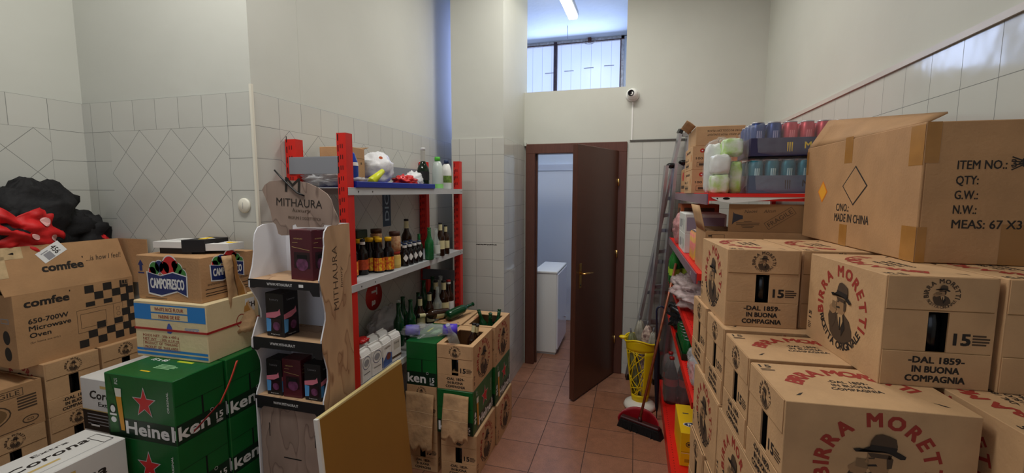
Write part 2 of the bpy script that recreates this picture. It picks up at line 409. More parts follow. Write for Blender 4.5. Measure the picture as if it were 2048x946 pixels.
# pipe-like bead down the pillar corner
b = B(); b.box(XL+TH, XL+TH+.012, YP-TH-.012, YP-TH, 0, Z0+.03, P('corner_bead', (226, 222, 206), .5)); struct('trim_corner', b)
# column
CX0, CX1, CY0 = -1.475, -1.030, 3.41
b = B(); b.box(CX0, CX1, CY0, YB, 0, CZ, PLASTER)
b.box(CX0, CX1+TH, CY0-TH, CY0, 0, Z0-.012, tD)
tS = tile_mat('wall_tile_column_side', TG, 'yz', .138, (CY0, Z0-.012), rough=.1)
b.box(CX1, CX1+TH, CY0, YB, 0, Z0-.012, tS)
b.box(CX1+TH, CX1+TH+.02, YB-.03, YB, Z0-.012, 2.16, PLASTER)
struct('wall_column', b)
# pencil scribble on the column tiles
b = B()
pr = random.Random(3); F = Fr('-Y', 0, CY0-TH, 0); x = -1.26
while x < -1.085:
    b.rect(F, x, 1.262+pr.uniform(-.002, .002), .008, .0035 + pr.random()*.004, INK, 1, pr.uniform(-.6, .6)); x += .0075
tag(b.build('pencil_scribble'), kind='structure')
# back wall with door opening and the upper opening
DX0, DX1, DZ = -.965, -.125, 2.10
OX1, OZ = at(1251, 176, Y=YB).x, 2.625
b = B(); T2 = .10
b.box(-1.66, CX0, YB, YB+T2, 0, CZ, PLASTER)
b.box(CX0, DX0-.02, YB, YB+T2, 0, OZ, PLASTER)
b.box(CX0, CX1, YB, YB+T2, OZ, CZ, PLASTER)
b.box(DX0-.02, OX1, YB, YB+T2, DZ+.02, OZ, PLASTER)
b.box(OX1, XR+.1, YB, YB+T2, DZ+.02, CZ, PLASTER)
b.box(DX1+.02, XR+.1, YB, YB+T2, 0, DZ+.02, PLASTER)
b.box(CX1, OX1, YB, YB+T2, CZ-.08, CZ, PLASTER)
b.box(DX1+.06, XR, YB-TH, YB, 0, Z0, tC)
struct('wall_back', b)
# right wall
ZR = 2.184
b = B(); b.box(XR, XR+.15, YF, YB, 0, CZ, PLASTER); b.box(XR-TH, XR, YF, YB, 0, ZR, tE); struct('wall_right', b)
b = B(); b.box(XR-.018, XR, YF, YB-TH, ZR, ZR+.022, P('tile_rail', (206, 198, 190), .35, .08, 3)); struct('trim_tile_edge', b)
# front wall behind the camera with an added glowing fill panel
FILLP = P('fill_pane', (226, 236, 255), .3, emit=.35)
b = B(); b.box(-3.0, 1.3, YF-.1, YF, 0, .9, PLASTER); b.box(-3.0, 1.3, YF-.1, YF, 2.7, CZ, PLASTER)
b.box(-3.0, -2.0, YF-.1, YF, .9, 2.7, PLASTER); b.box(.8, 1.3, YF-.1, YF, .9, 2.7, PLASTER); struct('wall_front', b)
b = B(); b.box(-2.0, .8, YF-.06, YF-.04, .9, 2.7, FILLP); struct('front_fill_panel', b)  # unseen glowing panel, added as fill for the room
b = B(); b.box(CX0-.165, CX0-.02, YB-.012, YB-.002, 2.2, 3.4, P('recess_glow', (150, 175, 255), .3, emit=2.2)); struct('recess_glow_panel', b)  # glowing panel added behind the column for the blue cast in the recess
# ---- back room
b = B(); b.box(-2.2, .6, YBR, YBR+.1, 0, 2.86, BLUEW); b.box(-2.2, -1.98, YBR, YBR+.1, 2.86, CZ, BLUEW)
WR = at(1249, 67, Y=YBR).x; b.box(WR, .6, YBR, YBR+.1, 2.86, CZ, BLUEW); b.box(-2.2, .6, YBR, YBR+.1, 3.585, CZ, BLUEW)
struct('wall_back_room_far', b)
b = B(); b.box(-2.3, -2.2, YB+.1, 6, 0, CZ, BLUEW); b.box(-2.2, -1.66, YB, YB+.1, 0, CZ, BLUEW); struct('wall_back_room_left', b)
b = B(); b.box(.6, .7, YB+.1, 6, 0, CZ, BLUEW); struct('wall_back_room_right', b)
# window of corrugated translucent panes in rusty frames
PANE = P('frosted_pane', (196, 212, 246), .3, .06, 3, emit=.56)
FRM = P('flaky_window_frame', (206, 204, 206), .6, .25, 40); RUST = P('rusty_steel', (96, 66, 58), .8, .4, 20)
wr = struct('window_3', B().box(-1.98, WR, YBR+.05, YBR+.06, 2.86, 3.585, PANE))
b = B(); MU = at(1112, 130, Y=YBR).x
x = -1.96; k = 0
while x < WR-.03:
    b.box(x, x+.004, YBR+.046, YBR+.05, 2.86, 3.58, P('pane_seam', (186, 196, 224), .5, emit=.24)); x += .125
for (xa, za) in ((-.92, 3.23), (-.67, 3.25), (-.42, 3.26), (-1.17, 3.22)):
    b.box(xa, xa+.12, YBR+.036, YBR+.05, za, za+.004, P('pane_lap', (130, 134, 150), .6))
b.build('pane_joint', wr)
b = B(); b.box(-1.98, WR, YBR-.01, YBR+.05, 3.555, 3.60, FRM); b.box(-1.98, WR, YBR-.014, YBR-.008, 3.548, 3.558, RUST)
b.box(WR-.035, WR, YBR-.01, YBR+.05, 2.86, 3.6, FRM); b.box(WR-.045, WR-.033, YBR-.015, YBR, 2.86, 3.56, RUST)
b.box(-1.98, WR, YBR-.01, YBR+.05, 2.84, 2.88, FRM)
b.box(MU-.028, MU+.012, YBR-.02, YBR+.04, 2.86, 3.58, P('window_mullion', (70, 54, 62), .6, .3, 30)); b.build('window_frame', wr)
b = B(); cx = at(1180, 75, Y=YBR).x; b.box(cx-.02, cx+.02, YBR-.05, YBR-.01, 3.54, 3.60, RUST)
b.tube([(cx+.07*math.cos(a), YBR-.04, 3.55+.035*math.sin(a)) for a in [PI*1.05+PI*.9*i/8 for i in range(9)]], .005, FRM, 6); b.build('window_catch', wr)
# tube light
p0 = at(1124, -12, Z=3.42); p1 = at(1150, 38, Z=3.42)
r = thing('ceiling_light', 'white tube light glowing under the back room ceiling', 'light', ((p0.x+p1.x)/2, (p0.y+p1.y)/2, 3.40), math.atan2(-(p1.x-p0.x), p1.y-p0.y))
LN = 1.2
B().box(-.05, .05, -LN/2, LN/2, .03, .09, WPL, .008).build('light_body', r)
B().box(-.042, .042, -LN/2+.02, LN/2-.02, 0, .03, P('tube_glow', (255, 250, 226), .3, emit=5), .006).build('tube', r)
[B().tube([(0, y_, .09), (0, y_, .19)], .006, WPL).build('hanger', r) for y_ in (-.3, .3)]
r.location = (p1.x-.03, p1.y-LN/2-.02, 3.40); r.rotation_euler.z = math.atan2(-(p1.x-p0.x), p1.y-p0.y)*.5
pw = at(1135, 74, Y=5.2)
tag(B().tube([(pw.x, 5.2, CZ-.012), (pw.x, 5.2, pw.z-.02)], .003, P('wire_grey', (120, 126, 150))).build('hanging_wire'), 'thin wire hanging straight down from the back room ceiling', 'wire')
# white door in the far wall of the back room
d = struct('door_2', B().box(-1.42, -.62, YBR-.05, YBR-.01, .0, 1.97, P('white_door', (226, 230, 238), .4), .004))
b = B(); fr = P('white_door_frame', (206, 212, 226), .45)
b.box(-1.50, -1.42, YBR-.06, YBR, 0, 2.05, fr); b.box(-.62, -.54, YBR-.06, YBR, 0, 2.05, fr); b.box(-1.5, -.54, YBR-.06, YBR, 1.97, 2.05, fr); b.build('door_frame', d)
# door 1: frame and open leaf
d1 = thing('door_1', None, None, (0, 0, 0)); d1['kind'] = 'structure'
b = B()
for x0, x1 in ((DX0-.045, DX0+.045), (DX1-.045, DX1+.045)): b.box(x0, x1, YB-.022, YB+T2+.01, 0, DZ+.02, WOODF, .004)
b.box(DX0-.045, DX1+.045, YB-.024, YB+T2+.01, DZ-.045, DZ+.045, WOODF, .004)
b.build('door_frame', d1)
b = B(); b.box(DX0+.045, DX0+.06, YB+.03, YB+.06, 0, DZ-.045, WOOD); b.box(DX1-.06, DX1-.045, YB+.03, YB+.06, 0, DZ-.045, WOOD); b.build('door_stop', d1)
hx, hy = DX1-.045, YB-.025; ex, ey = -.452, 3.41
LW = math.hypot(ex-hx, ey-hy); ang = math.atan2(ey-hy, ex-hx)
leaf = B().box(0, LW, -.022, .022, .012, 2.065, WOOD, .003).build('door_leaf', d1, (hx, hy, 0), ang)
b = B(); hxx = LW-.07
b.box(hxx-.018, hxx+.018, .022, .026, .93, 1.13, BRASS, .001)
b.tube([(hxx, .024, 1.05), (hxx, .065, 1.05), (hxx-.02, .07, 1.052), (hxx-.12, .068, 1.045)], .008, BRASS, 10)
b.tube([(hxx, .024, .955), (hxx, .03, .955)], .007, INK, 8)
b.build('door_handle', leaf)
b = B(); [b.tube([(.004, .026, z), (.004, .026, z+.07)], .009, BRASS, 8) for z in (.3, 1.1, 1.75)]; b.build('hinge', leaf)
# white low cabinet (seen through the door)
c0 = at(1072, 707, Z=0); c1 = at(1112, 709, Z=0)
zt = at(1112, 558, Y=4.38).z
r = thing('white_cabinet', 'tall narrow white cabinet standing behind the open brown door', 'cabinet', (-.87, 4.68, 0))
CW, CD = .24, .60
b = B(); b.box(-CW/2, CW/2, -CD/2, CD/2, .02, .86, WPL, .006); b.box(-CW/2+.01, CW/2-.01, -CD/2+.01, CD/2-.01, 0, .02, P('plinth', (180, 182, 180), .5)); b.build('body', r)
B().box(-CW/2-.008, CW/2+.01, -CD/2-.008, CD/2+.008, .86, .885, WPL, .006).build('top', r)
B().box(CW/2, CW/2+.016, -CD/2+.005, CD/2-.005, .06, .855, P('gloss_white', (232, 232, 240), .08), .004).build('door', r)
B().lathe([(.004, 0), (.011, .004), (.011, .016), (0, .018)], P('chrome', (200, 200, 205), .1, metal=1), 12, T=Matrix.Translation((CW/2+.016, .12, .30)) @ Matrix.Rotation(PI/2, 4, 'Y')).build('knob', r)
# security camera with cable
cp = at(1265, 190, Y=YB-.01)
r = thing('security_camera', 'white dome security camera mounted high on the wall right of the upper opening', 'camera', (cp.x, YB, cp.z))
RX = Matrix.Rotation(PI/2, 4, 'X')
B().lathe([(.056, 0), (.058, .01), (.052, .028), (.03, .034)], WPL, 28, T=RX).build('mount', r)
B().blob((0, -.055, 0), (.047, .047, .047), WPL, amp=0).build('ball', r)
TL = Matrix.Translation((-.012, -.088, .002)) @ Matrix.Rotation(PI/2+.15, 4, 'X')
B().lathe([(.026, 0), (.027, .012), (.022, .018), (.018, .012), (0, .011)], BPL, 24, T=TL).build('lens', r)
b = B(); b.lathe([(.009, 0), (.008, .017), (0, .02)], GLOSSK, 16, T=TL); b.build('lens_glass', r)
b = B(); zc = Z0+.018
b.box(cp.x-.002, cp.x+.010, YB-.008, YB, zc, cp.z-.06, WPL); cb = b.build('cable_duct'); tag(cb, 'thin white cable duct running down below the security camera', 'cable')
b = B(); b.box(cp.x-.012, cp.x+.72, YB-.018, YB-TH, zc-.012, zc, P('cable_grey', (88, 84, 80), .5)); tag(b.build('cable'), 'dark cable running level along the top of the tiles by the door', 'cable')
# wall cap and stickers
q = at(490, 411, Y=YP-TH)
b = B(); b.lathe([(.034, 0), (.034, .006), (.028, .011), (0, .012)], P('cap_cream', (232, 228, 212), .4), 28, T=Matrix.Translation((q.x, q.y, q.z)) @ RX)
b.rect(Fr('-Y', q.x, q.y-.0121, q.z), 0, 0, .002, .03, GREY); tag(b.build('wall_plate'), 'round cream cap screwed on the grey tiled pillar', 'cap')
XW = XL+TH
q = at(748, 592, X=XW)
b = B(); b.lathe([(.095, 0), (.095, .0015)], P('sticker_red', (196, 44, 38), .4), 36, T=Matrix.Translation(q) @ Matrix.Rotation(PI/2, 4, 'Y') @ Matrix.Scale(1.0, 4))
F = Fr('+X', q.x+.0016, q.y, q.z); b.text(F, 0, -.045, .055, 'a', WHITE, bold=.04, rot=-PI/2); b.rect(F, .0, .03, .06, .015, WHITE); b.rect(F, .03, .03, .012, .05, WHITE)
tag(b.build('wall_sticker'), 'round red sticker with white letters on the tiles behind the rack', 'sticker')
q = at(773, 412, X=XW)
b = B(); b.box(q.x, q.x+.002, q.y-.05, q.y+.05, q.z-.14, q.z+.12, P('sticker_blue', (44, 72, 96), .4)); F = Fr('+X', q.x+.0022, q.y, q.z)
b.text(F, 0, 0, .05, 'DICI', P('sticker_text', (170, 196, 214), .5), w=.2, rot=PI/2); tag(b.build('wall_sticker'), 'tall dark blue sticker hanging on the wall under the top grey shelf', 'sticker')
# ------------------------------------------------------------------ printed emblem: man in a hat raising a mug
SKIN = P('ink_skin', (158, 122, 86), .7); SHIRT = P('ink_shirt', (190, 154, 112), .7)
def man(b, F, cx, cy, R, mirror=False, lift=1):
    k = -1 if mirror else 1
    def p(pts, mt, l): b.flat(F, [(cx+k*x*R, cy+y*R) for x, y in pts], mt, lift+l)
    suit = [(-.16, -.10), (.20, -.06), (.50, -.22), (.66, -.48), (.70, -.75), (.52, -.86), (.30, -.97), (0, -1.02), (-.32, -.96), (-.55, -.80), (-.62, -.55), (-.46, -.40), (-.34, -.20)]
    p(suit, INKB, 0)
    p([(-.62, -.62), (-.70, -.30), (-.58, -.02), (-.34, .02), (-.24, -.12), (-.26, -.42), (-.40, -.62)], INKB, 1)   # raised arm
    p([(-.66, .00), (-.52, .12), (-.36, .13), (-.22, .04), (-.26, -.12), (-.42, -.20), (-.60, -.14)], SKIN, 2)      # hand
    p([(-.50, .02), (-.48, .24), (-.22, .22), (-.22, -.02)], INKM, 3)                                             # mug
    p([(-.24, .42), (.26, .40), (.28, .12), (.20, -.06), (.05, -.18), (-.10, -.16), (-.20, .00), (-.27, .14)], SKIN, 2)   # face
    p([(-.26, .40), (.27, .38), (.24, .27), (-.18, .29)], INKB, 3)      # brow shadow print
    p([(-.26, .09), (-.06, .12), (-.02, .07), (-.22, .045)], INK, 3)      # moustache
    p([(-.24, .27), (-.10, .29), (-.10, .25), (-.22, .24)], INKB, 4); p([(-.27, .25), (-.31, .15), (-.24, .14)], SKIN, 4)   # eye, nose
    p([(.20, .38), (.30, .28), (.28, .05), (.18, .02), (.16, .26)], INKB, 3)   # hair, ear
    p([(-.14, -.14), (.14, -.10), (.18, -.30), (.04, -.62), (-.08, -.34)], SHIRT, 3)   # shirt and collar
    p([(-.01, -.20), (.05, -.20), (.08, -.52), (.04, -.62), (.0, -.50)], INK, 4)    # tie
    p([(.10, -.14), (.16, -.10), (.30, -.50), (.12, -.80)], INK, 2)     # lapel
    p([(-.52, .40), (-.58, .47), (-.44, .50), (-.20, .47), (.20, .42), (.44, .30), (.54, .31), (.56, .38), (.42, .46), (.28, .52), (-.24, .56)], INK, 5)  # brim
    p([(-.24, .50), (-.20, .72), (-.12, .86), (.02, .90), (.18, .86), (.32, .80), (.36, .62), (.33, .44)], INKB, 6)   # crown
    p([(-.24, .50), (-.22, .62), (.36, .58), (.33, .44)], INK, 7)       # hat band

# ------------------------------------------------------------------ beer cartons (portrait print): long axis local Y, slots at both ends
CW_, CL_, CH_ = .226, .367, .263
def lines(b, F, cx, cy, w, n, h, gap, mt, lift=1, seed=1):
    rr = random.Random(seed)
    for i in range(n): ww = w*(.7+.3*rr.random()); b.rect(F, cx-(w-ww)/2, cy-i*(h+gap), ww, h, mt, lift)
def carton_meshes(open_top=False):
    W, L, H = CW_, CL_, CH_
    b = B(); e = .0015
    SW, SZ0, SZ1 = .021, .085, .180          # slot half width, z range
    b.box(-W/2, -W/2+.004, -L/2, L/2, 0, H, KRAFT, .0012); b.box(W/2-.004, W/2, -L/2, L/2, 0, H, KRAFT, .0012)
    b.box(-W/2+.003, W/2-.003, -L/2+.002, L/2-.002, 0, .004, KRAFT)
    if not open_top:
        b.box(-W/2+.0005, W/2-.0005, -L/2+.0005, L/2-.0005, H-.004, H, KRAFT, .001)
    else:
        hx, y0, y1 = .082, -L/2+.03, .10     # torn opening in the lid
        b.box(-W/2, -hx, -L/2, L/2, H-.004, H, KRAFT); b.box(hx, W/2, -L/2, L/2, H-.004, H, KRAFT)
        b.box(-hx, hx, -L/2, y0, H-.004, H, KRAFT); b.box(-hx, hx, y1, L/2, H-.004, H, KRAFT)
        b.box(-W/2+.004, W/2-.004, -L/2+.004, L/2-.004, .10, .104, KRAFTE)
    for sy in (-1, 1):
        y0, y1 = (sy*(L/2-.004), sy*L/2); y0, y1 = min(y0, y1), max(y0, y1)
        b.box(-W/2+.003, -SW, y0, y1, 0, H, KRAFT); b.box(SW, W/2-.003, y0, y1, 0, H, KRAFT)
        b.box(-SW, SW, y0, y1, 0, SZ0, KRAFT); b.box(-SW, SW, y0, y1, SZ1, H, KRAFT)
        b.box(-SW-.01, SW+.01, sy*(L/2-.07)-.002, sy*(L/2-.07)+.002, SZ0-.02, SZ1+.02, HOLE)
        for xx in (-SW-.008, SW+.008): b.box(xx-.002, xx+.002, min(sy*(L/2-.07), sy*(L/2-.005)), max(sy*(L/2-.07), sy*(L/2-.005)), SZ0-.02, SZ1+.02, HOLE)
        b.lathe([(.022, .02), (.022, .15), (.012, .20)], GLOSSK, 12, T=Matrix.Translation((.006, sy*(L/2-.038), 0)))
        F = Fr('-Y' if sy < 0 else '+Y', 0, sy*L/2, 0)
        b.rect(F, -.001, .1835, W-.012, .0022, KRAFTE, 1); b.rect(F, 0, .0852, W-.010, .0018, KRAFTE, 1); b.rect(F, W/2-.007, .222, .0018, .078, KRAFTE, 1)  # dark strips painted on as shadow gaps along the flap edges
        b.text(F, .050, .118, .026, '15', INK, w=.032, bold=.06); lines(b, F, .0885, .128, .036, 4, .0042, .0026, INKB)
    for sx in (-1, 1):
        F = Fr('+X' if sx > 0 else '-X', sx*W/2, 0, 0); cy = H/2+.002
        man(b, F, .004, cy-.004, .088)
        b.arc(F, 0, cy-.002, .092, PI/2+.02, 3.75, 'BIRRA MORETTI', .029, RED, .06)
        b.arc(F, 0, cy, .092, -PI/2-.02, 2.35, 'RICETTA ORIGINALE', .020, INK, .04, top=False)
        b.text(F, -L/2+.020, .075, .016, '15', INK, w=.022, bold=.03, rot=PI/2); lines(b, Fr('+X' if sx > 0 else '-X', sx*W/2, 0, 0), -L/2+.020, .05, .02, 4, .003, .0025, INKB)
    if not open_top:
        F = Fr('TL', 0, 0, H)
        b.arc(F, 0, -.065, .122, PI/2, 2.30, 'BIRRA MORETTI', .034, RED, .07)
        for i, (t, ww) in enumerate((('-DAL 1859-', .085), ('IN BUONA', .085), ('COMPAGNIA', .105))): b.text(F, .0, .018-i*.021, .013, t, INK, w=ww, bold=.03)
        b.text(F, -L/2+.026, W/2-.022, .018, '15', INK, w=.028, bold=.03); lines(b, F, -L/2+.026, W/2-.04, .034, 3, .003, .003, INKB)
        b.flat(F, [(.150, -.078), (.138, -.066), (.128, -.060), (.140, -.076)], INK); b.flat(F, [(-.150, -.078), (-.138, -.066), (-.128, -.060), (-.140, -.076)], INK)
    else:
        F = Fr('T', 0, 0, H)
        b.text(F, -.085, .02, .012, 'MORETTI', RED, w=.1, bold=.03, rot=PI/2); b.text(F, -.03, -L/2+.014, .010, 'BIRRA', RED, w=.05, bold=.03)
    flaps = []
    for sy in (-1, 1):
        n = '-Y' if sy < 0 else '+Y'
        f = B(); a = (sy*L/2, sy*(L/2+.0022)); a = (min(a), max(a)); zc = .185
        f.box(-W/2+.003, W/2-.006, a[0], a[1], zc, H-.001, KRAFT, .0006)
        F = Fr(n, 0, sy*(L/2+.0022), 0); cy = .222
        man(f, F, 0, cy, .026); f.arc(F, 0, cy, .027, PI/2, 3.7, 'BIRRA MORETTI', .0095, INKB, .05)
        f.arc(F, 0, cy, .0262, -PI/2, 2.3, 'RICETTA ORIGINALE', .0065, INKB, .01, top=False)
        flaps.append(f.mesh('end_flap'))
        f = B(); f.box(-W/2+.003, W/2-.003, a[0], a[1]-sy*0, .002, .084, KRAFT, .0006)
        for i, (t, ww) in enumerate((('-DAL 1859-', .104), ('IN BUONA', .088), ('COMPAGNIA', .112))): f.text(F, .002, .066-i*.0225, .0145, t, INK, w=ww*1.08, bold=.05)
        flaps.append(f.mesh('end_flap'))
    return b.mesh('body'), flaps
_c = carton_meshes()
_co = carton_meshes(True)
def beer_carton(x, y, z, rz, label, group, s=1.0, open_top=False, h=None):
    r = thing('beer_carton', label, 'carton', (x, y, z), rz, group, (s, s, (h/CH_ if h else s)))
    body, flaps = _co if open_top else _c
    for nm, me in [('body', body)]+[('end_flap', f) for f in flaps]:
        o = bpy.data.objects.new(nm, me); COL.objects.link(o); o.parent = r
    return r
# ---- right-hand stack, standing on a low board
SR = .9255; HR = .245; RA = .075
ZL = [1.276, 1.031, .786, .541, .296, .051]
G = 'kraft beer cartons with a portrait print in the right stack'
R1 = beer_carton(.378, 1.672, ZL[0], RA, 'kraft beer carton at the back left of the top layer, left of the brown box', G, SR, h=HR)
beer_carton(.594, 1.700, ZL[0], RA, 'kraft beer carton in the top layer, squeezed between the back left carton and brown box', G, SR, h=HR)
R3 = beer_carton(.622, 1.300, ZL[0], RA+.01, 'kraft beer carton under the big brown box corner, portrait side and slot end both visible', G, SR, h=HR)
beer_carton(.842, 1.312, ZL[0], RA, 'top layer kraft beer carton cut off by the right edge of the photo', G, SR, h=HR)
RR = -PI/2+.078
beer_carton(.470, 1.090, ZL[1], RR, 'nearest kraft beer carton, large man with hat facing the viewer at the bottom right', G, SR, h=HR)
beer_carton(.456, 1.322, ZL[1], RR, 'kraft beer carton right behind the nearest one, top with arched red letters half covered', G, SR, h=HR)
beer_carton(.441, 1.566, ZL[1], RR, 'third kraft beer carton from the front in the second layer, under the back left one', G, SR, h=HR)
beer_carton(.425, 1.812, ZL[1], RR, 'rearmost kraft beer carton of the second layer, beside the red shelves', G, SR, h=HR)
beer_carton(.765, 1.120, ZL[1], RA, 'kraft beer carton at the bottom right corner of the photo, slit in its lid', G, SR, h=HR)
beer_carton(.745, 1.480, ZL[1], RA, 'hidden kraft beer carton in the right stack', G, SR, h=HR)
beer_carton(.362, 1.622, ZL[2], RA, 'kraft beer carton with narrow portrait side toward the aisle, lower layer beside the yellow box', G, SR, h=HR)
beer_carton(.388, 1.270, ZL[2], RA, 'kraft beer carton with portrait side toward the aisle, lower layer nearest the viewer', G, SR, h=HR)
HID = 'hidden kraft beer carton in the right stack'
beer_carton(.470, .955, ZL[2], RR, HID, G, SR, h=HR)
for (x, y) in ((.612, 1.275), (.59, 1.63)): beer_carton(x, y, ZL[2], RA, HID, G, SR, h=HR)
for (x, y) in ((.850, 1.215),): beer_carton(x, y, ZL[2], RA, HID, G, SR, h=HR)
for L_ in (3, 4, 5):
    for i in range(4):
        lb = ['kraft beer carton low in the right stack, slot toward the aisle, below the portrait side', HID][0 if (L_ == 3 and i == 3) else 1]
        beer_carton(.470-.018*i, .985+.232*i, ZL[L_], RR, lb, G, SR, h=HR)
    for (x, y) in ((.76, 1.14), (.745, 1.50)): beer_carton(x, y, ZL[L_], RA, HID, G, SR, h=HR)
r = thing('pallet', 'low wooden board under the right stack of beer cartons', 'pallet', (.56, 1.33, 0), .07)
WPAL = P('raw_wood', (176, 140, 96), .8, .2, 20)
b = B(); [b.box(-.30, .31, -.46+.13*i, -.36+.13*i, .033, .051, WPAL, .002) for i in range(7)]; b.build('deck', r)
for x in (-.27, 0, .28): B().box(x-.03, x+.03, -.46, .42, 0, .033, WPAL, .002).build('runner', r)

# ------------------------------------------------------------------ big plain export box on top
q0 = Vector((.686, 1.334, 1.523)); BH = .35; BW = .30; BL = .70
r = thing('cardboard_box', 'big open brown cardboard box printed MADE IN CHINA on top of the right stack', 'box', q0, .035)
b = B(); t = .006
b.box(0, t, 0, BL, 0, BH, KRAFTD, .002); b.box(BW-t, BW, 0, BL, 0, BH, KRAFTD, .002); b.box(t, BW-t, 0, t, 0, BH, KRAFTD, .002); b.box(t, BW-t, BL-t, BL, 0, BH, KRAFTD, .002); b.box(t, BW-t, t, BL-t, 0, t, KRAFTD)
b.box(t, BW-t, t, .15, BH-.007, BH-.002, KRAFTD)
F = Fr('-X', 0, BL/2, 0); KX = BL/.72
b.flat(F, [(-.045, .197), (.032, .262), (.109, .197), (.032, .134)], INK, 1); b.flat(F, [(-.038, .197), (.032, .256), (.102, .197), (.032, .140)], KRAFTD, 2)
F2 = Fr('-X', 0, BL/2, 0)
b.flat(F2, [(-.228, .178), (-.190, .218), (-.152, .178), (-.190, .138)], P('hazard_orange', (232, 130, 30), .5), 1); b.flat(F2, [(-.222, .178), (-.190, .211), (-.158, .178), (-.190, .145)], P('hazard_yellow', (240, 170, 50), .5), 2)
b.blob((0, BL/2+.190, .180), (.0005, .016, .016), P('hazard_red', (190, 60, 30), .5), 3, .5, 3, 12, 8)
b.text(F, -.078, .126, .024, 'C/NO.:', INK, w=.085, bold=.02, align='l'); b.text(F, -.085, .092, .026, 'MADE IN CHINA', INK, w=.215, bold=.02, align='l')
for (s_, z_, w_, h_) in ((-.02, BH-.035, .05, .085), (-.02, .035, .05, .07), (BL/2-.028, BH-.055, .055, .10), (BL/2-.03, .045, .06, .09), (-BL/2+.01, BH-.06, .02, .09)): b.rect(F, s_, z_, w_, h_, TAPE, 1)
F = Fr('-Y', 0, 0, 0)
yy = [.244, .207, .171, .135, .099]
for (t_, z_, w_) in zip(('ITEM NO.:', 'QTY:', 'G.W.:', 'N.W.:', 'MEAS: 67 X37.5X3'), yy, (.098, .045, .047, .047, .205)): b.text(F, .072, z_, .0205, t_, INK, w=w_, bold=.02, align='l')
b.text(F, .178, .246, .02, '34', INK, bold=.0, align='l', rot=.1); b.text(F, .212, .246, .024, '36', INK, bold=.0, align='l', shear=.3)
for i in range(4): b.rect(F, .192, .238+.006*i, .03, .003, INK, 2, .5-.3*i)
b.rect(F, .018, BH-.05, .03, .10, TAPE, 1); b.rect(F, .012, .045, .02, .09, TAPE, 1)
b.rect(F, .20, .05, .055, .10, P('tape_faint', (158, 114, 66), .3), 1)
b.build('body', r)
b = B()
# far flap rising and leaning away; edge seen above the left side
A0, A1 = Vector((.004, BL-.004, BH)), Vector((.004, .004, BH))
_im = (Matrix.Translation(q0) @ Matrix.Rotation(.035, 4, 'Z')).inverted()
T0, T1 = _im @ at(1659, 241, Y=1.93), _im @ at(1896, 225, Y=1.46)
b.sheet(lambda u, v: A0.lerp(A1, u).lerp(T0.lerp(T1, u), v), 10, 4, KRAFTD, th=.005)
b.build('top_flap', r)
b = B(); b.sheet(lambda u, v: Vector((BW-.004+v*.02, u*BL, BH-v*.12)), 6, 3, KRAFTD, th=.004); b.build('top_flap', r)

# ------------------------------------------------------------------ green beer cartons: star on long sides, word over the ends
def green_meshes():
    W, L, H = CW_, CL_, CH_; b = B()
    b.box(-W/2, W/2, -L/2, L/2, 0, H, GREEN, .003)
    for sx in (-1, 1):
        F = Fr('+X' if sx > 0 else '-X', sx*W/2, 0, 0)
        b.rect(F, 0, .042, L-.004, .080, GREEND, 1)
        b.flat(F, [(-.172, .012), (-.172, .19), (-.166, .225), (-.158, .25), (-.148, .25), (-.142, .215), (-.130, .18), (-.120, .02)], BTLG, 2)
        b.ell(F, -.147, .115, .020, .022, GREEND, 3); b.ell(F, -.147, .115, .013, .015, WHITE, 4); b.rect(F, -.147, .092, .038, .008, WHITE, 4); b.ell(F, -.147, .07, .015, .012, WHITE, 3)
        b.flat(F, [(-.128, .205), (-.092, .205), (-.094, .17), (-.124, .17)], FOAM, 5); b.flat(F, [(-.124, .17), (-.094, .17), (-.088, .03), (-.108, .03)], BEER, 5)
        def star(R, mt, l): b.flat(F, [(.028+R*(1 if i % 2 == 0 else .40)*math.cos(PI/2+i*PI/5), .158+R*(1 if i % 2 == 0 else .40)*math.sin(PI/2+i*PI/5)) for i in range(10)], mt, l)
        star(.066, SILVER, 3); star(.058, STAR, 4)
        b.text(F, -.118, .238, .014, '15', WHITE, w=.016); lines(b, F, -.118, .226, .018, 2, .002, .002, WHITE, 2)
        b.text(F, .152, .175, .010, 'ORIGINAL', WHITE, w=.085, rot=PI/2)
        b.text(F, .033, .047, .050, 'Heine', WHITE, w=.226, bold=.045, lift=3); b.rect(F, .168, .048, .014, .062, WHITE, 3); b.rect(F, .1795, .045, .005, .04, WHITE, 3)
    for sy in (-1, 1):
        F = Fr('+Y' if sy > 0 else '-Y', 0, sy*L/2, 0)
        b.rect(F, 0, .042, W-.004, .080, GREEND, 1)
        b.text(F, -.036, .045, .052, 'ken', WHITE, w=.134, bold=.035, lift=3); b.ring(F, .045, .078, .008, .008, .0015, WHITE, 3)
        b.text(F, .079, .040, .026, '15', WHITE, w=.032, bold=.03, lift=3); lines(b, F, .079, .020, .034, 3, .0025, .002, WHITE, 3)
        b.rect(F, 0, .158, W-.01, .0022, GREEND, 1); b.rect(F, .005, .12, .008, .075, HOLE, 2)
    F = Fr('TL', 0, 0, H)
    b.text(F, -.09, .05, .022, '15 x 66', WHITE, w=.085, bold=.03); lines(b, F, .02, .01, .11, 4, .006, .005, P('print_pale_green', (150, 200, 150), .5))
    b.rect(F, .045, .055, .085, .014, P('print_lime', (196, 206, 40), .5)); b.rect(F, -.03, -.06, .05, .008, YEL)
    return b.mesh('green_beer_carton')
_g = green_meshes()
def green_carton(x, y, z, rz, label, group, s=(1, 1, 1)):
    o = bpy.data.objects.new('green_beer_carton', _g); COL.objects.link(o); o.location = (x, y, z); o.rotation_euler.z = rz; o.scale = s
    return tag(o, label, 'carton', group)
GG = 'green beer cartons with a red star stacked by the display stand'
gs = (.925, .93, .2515/CH_)
hx_, hy_ = -1.780, 1.242
